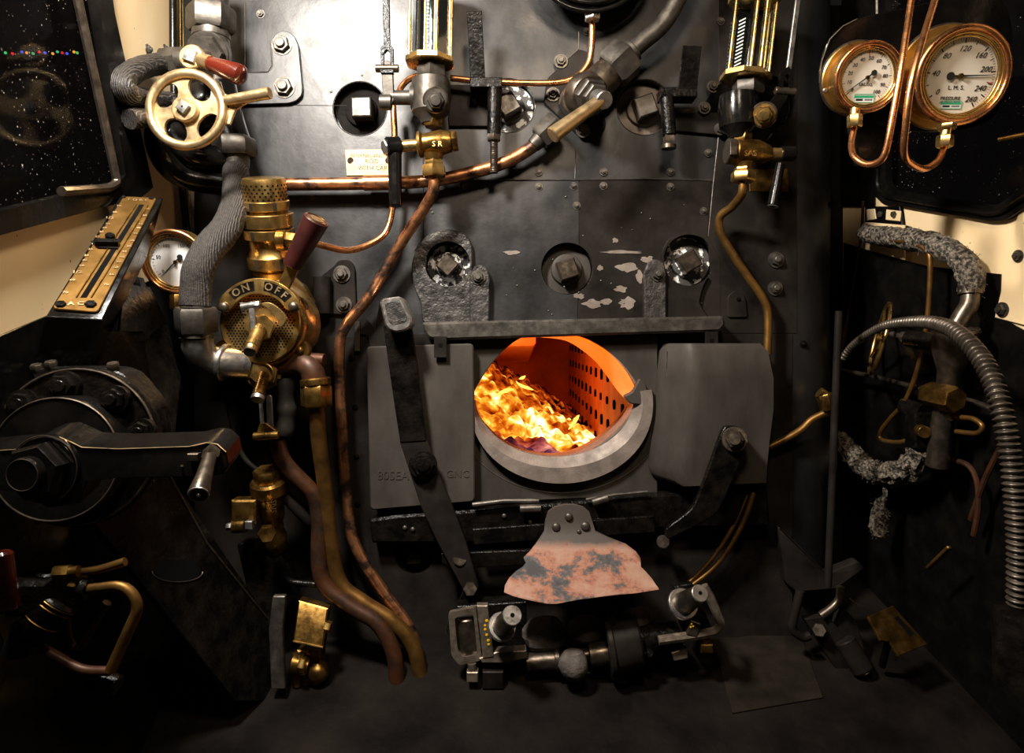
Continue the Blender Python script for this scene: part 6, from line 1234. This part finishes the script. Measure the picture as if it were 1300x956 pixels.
# frayed lagging U
up_ = [R_(*p) for p in ((1040, 548, .99), (1062, 556, .97), (1078, 572, .95), (1098, 592, .94), (1125, 602, .93), (1150, 596, .93), (1166, 582, .93), (1172, 570, .93))]
sp_ = smooth(up_, 7); bb = MB(); random.seed(8); bb.tube(sp_, lambda t: S(14, -.05)*(.7+.3*min(t*3, 1)), 20, wob=.5)
tl = smooth([R_(1122, 610, .93), R_(1124, 628, .93), R_(1118, 640, .93), R_(1116, 660, .93), R_(1115, 678, .93)], 4)
def fr_(pts, n, r):
    for i in range(n):
        p_ = random.choice(pts); d_ = Vector((random.uniform(-1, 1), random.uniform(-1, .2), random.uniform(-1, 1))).normalized(); a_ = p_+d_*r; bb.tube([a_, a_+(d_+Vector((random.uniform(-1, 1), 0, random.uniform(-1, 1)))).normalized()*random.uniform(.004, .014)], .0006, 4)
fr_(sp_, 260, S(12, -.05)); U_ = part('frayed_lagging', bb, M['braid'], None); tag(U_, 'frayed silvery lagging wrapped round a U-bend under the feed valve', 'lagging')
bb = MB(); bb.tube(tl, lambda t: S(3+7*min(max(t-.3, 0)*3, 1), -.05), 12, wob=.4); fr_(tl[8:], 80, S(8, -.05)); part('hanging_tail', bb, M['braid'], U_)
bb = MB(); bb.tube(PP([(1065, 395, -.12), (1062, 470, -.12), (1057, 600, -.13), (1052, 720, -.14), (1051, 745, -.14)]), S(4.6, -.12), 12); tag(part('control_rod', bb, M['lower'], None), 'long straight grey rod standing upright at the right of the boiler', 'rod')
CK = thing('small_cock', 'small dark brass cock where the wavy copper pipe ends', 'valve', P(1052, 522, -.04))
bb = MB(); bb.hexn(P(1046, 500, -.04), P(1052, 520, -.04), S(10)); bb.cyl(P(1040, 498, -.04), P(1060, 512, -.04), S(7)); part('body', bb, M['dbrass'], CK)
bb = MB(); bb.tube(smooth(rl([(1186, 574), (1205, 583), (1228, 590), (1240, 610), (1242, 645), (1236, 680)], .96), 5), S(3, 0), 8); tag(part('thin_pipe', bb, M['redcop'], None), 'dark thin pipe curving down from the right of the frayed lagging', 'pipe'); bb = MB(); bb.tube(smooth(rl([(1275, 535), (1268, 570), (1250, 610), (1232, 660)], .96), 5), S(3, 0), 8); tag(part('thin_pipe', bb, M['redcop'], None), 'dark thin pipe low on the right wall close to the ribbed hose', 'pipe')
bb = MB(); bb.bar(R_(1180, 722, .93), R_(1205, 698, .93), .012, .006); tag(part('small_lever', bb, M['dcopper'], None), 'tiny brown lever low on the right wall', 'lever')
# ================================================================ lower right pedal gear
PG = thing('pedal_gear', 'dark pedal bracket with bent rods on the floor at the lower right', 'pedal', P(1060, 868, -.1))
yg = -.10
bb = MB(); bb.prism(rounded(PP([(988, 668, -.03), (1012, 690, -.03), (1050, 728, -.06), (1090, 712, -.06), (1098, 722, -.06), (1062, 748, -.06), (1012, 752, -.05), (998, 740, -.04)]), .006, 3, True), V(0, .03, 0), .003); part('arm_casting', bb, M['lower'], PG)
bb = MB(); bb.tube(rounded(PP([(1016, 750), (1004, 800), (1020, 810), (1028, 807)], yg), .02), S(5.5, yg), 10); part('bent_rod', bb, M['lower'], PG)
bb = MB(); bb.tube(smooth(PP([(1067, 745), (1066, 760), (1056, 772), (1042, 782)], yg), 5), S(5.5, yg), 12); part('bent_rod', bb, M['dsteel'], PG)
bb = MB(); bb.prism(PP([(1021, 786), (1052, 782), (1118, 868), (1076, 872)], yg), V(0, .02, .0), .002); part('bed_plate', bb, M['lower'], PG)
bb = MB(); bb.hexn(P(1040, 800, yg), P(1040, 800, yg-.02), S(9, yg)); part('bed_nut', bb, M['dsteel'], PG)
bb = MB(); bb.prism(PP([(1070, 770), (1088, 790), (1100, 830), (1078, 830), (1062, 800)], yg+.01), V(0, .03, 0), .003); bb.cyl(P(1072, 812, yg-.01), P(1096, 852, yg-.03), S(13, yg), ch=.003); part('roller', bb, M['lower'], PG)
bb = MB(); bb.torus(P(1096.5, 853, yg-.031), (P(1096, 852, yg-.03)-P(1072, 812, yg-.01)), S(10, yg), .0014, 24, 6); bb.tube(smooth(PP([(1079, 760), (1096, 775), (1108, 790), (1116, 804), (1117, 812)], yg-.01), 4), .0016, 6); bb.cyl(P(1097, 855, yg-.03), P(1099, 858, yg-.035), S(5, yg)); parts('worn_edge', bb, M['dsteel'], PG)
bb = MB(); bb.cyl(P(1160, 866, yg+.04)-UP*.004, P(1160, 866, yg+.04)+UP*.006, S(24), ch=.002); bb.hexn(P(1158, 862, yg+.04), P(1158, 862, yg+.04)+UP*.014, S(10)); part('foot_disc', bb, M['lower'], PG)
BPd = thing('brass_pedal', 'flat slotted brass pedal plate at the lower right', 'pedal', P(1140, 832, -.12))
bq = [P(1102, 783, -.19), P(1134, 769, -.16), P(1178, 818, -.18), P(1141, 833, -.22)]
nb = (bq[1]-bq[0]).cross(bq[3]-bq[0]).normalized(); nb = -nb if nb.y > 0 else nb; PPl = Plane(bq[0], nb)
hx = lambda l: [PPl.hit(*c_) for c_ in l]
bb = MB(); bb.prism(hx([(1102, 783), (1134, 769), (1178, 818), (1141, 833), (1130, 815), (1118, 813)]), -nb*.006, .0012); part('plate', bb, M['brass'], BPd).data.materials[0] = M['dbrass']
bb = MB(); bb.prism([p_+nb*.0006 for p_ in hx([(1135, 784), (1140, 782), (1160, 804), (1156, 808)])], -nb*.001, 0); part('slot', bb, M['hole'], BPd)
bb = MB(); bb.cyl(P(1128, 812, -.18), P(1120, 845, -.13), .008); part('stem', bb, M['oily'], BPd)
# ================================================================ world frame, camera, light
MW = Matrix.Translation(Vector((0, 0, H))) @ Matrix.Rotation(-PITCH, 4, 'X') @ Matrix.Translation(Vector((0, D, 0)))
cam = bpy.data.cameras.new('camera'); co = bpy.data.objects.new('camera', cam); C.objects.link(co)
cam.sensor_fit = 'HORIZONTAL'; cam.sensor_width = 36; cam.lens = 36*F/1300; cam.shift_y = -(478-433)/1300; cam.clip_start = .02
co.location = CAM; co.rotation_euler = (PI/2, 0, 0); SC.camera = co
def aim(name, loc, target, size, power, col, shape='DISK'):
    l = bpy.data.lights.new(name, 'AREA'); l.shape = shape; l.size = size; l.energy = power; l.color = col
    o = bpy.data.objects.new(name, l); C.objects.link(o); o.location = loc
    o.rotation_euler = (Vector(target)-Vector(loc)).to_track_quat('-Z', 'Y').to_euler(); return o
aim('flash_lamp', (-.60, -1.02, 1.14), (-.05, 0, .15), .24, 50, (1, .94, .87))
aim('fill_light', (.12, -1.55, 1.25), (-.25, 0, .2), .32, 12, (1, .80, .60))  # soft fill added to brighten the left sheet, no lamp of the cab
def pl(name, loc, e, col, r):
    l = bpy.data.lights.new(name, 'POINT'); l.energy = e; l.color = col; l.shadow_soft_size = r
    o = bpy.data.objects.new(name, l); C.objects.link(o); o.location = loc
pl('fire_glow', (-.02, .95, -.05), 4.5, (1, .22, .03), .08)
w = bpy.data.worlds.new('night'); SC.world = w; w.use_nodes = True
w.node_tree.nodes['Background'].inputs[0].default_value = (.006, .005, .005, 1); w.node_tree.nodes['Background'].inputs[1].default_value = 1
SC.view_settings.view_transform = 'Standard'; SC.view_settings.look = 'None'; SC.view_settings.gamma = 1; SC.view_settings.use_curve_mapping = False
SC.view_settings.exposure = .35
bpy.context.view_layer.update()
for o in list(C.objects):
    if o.parent is None: o.matrix_world = MW @ o.matrix_basis
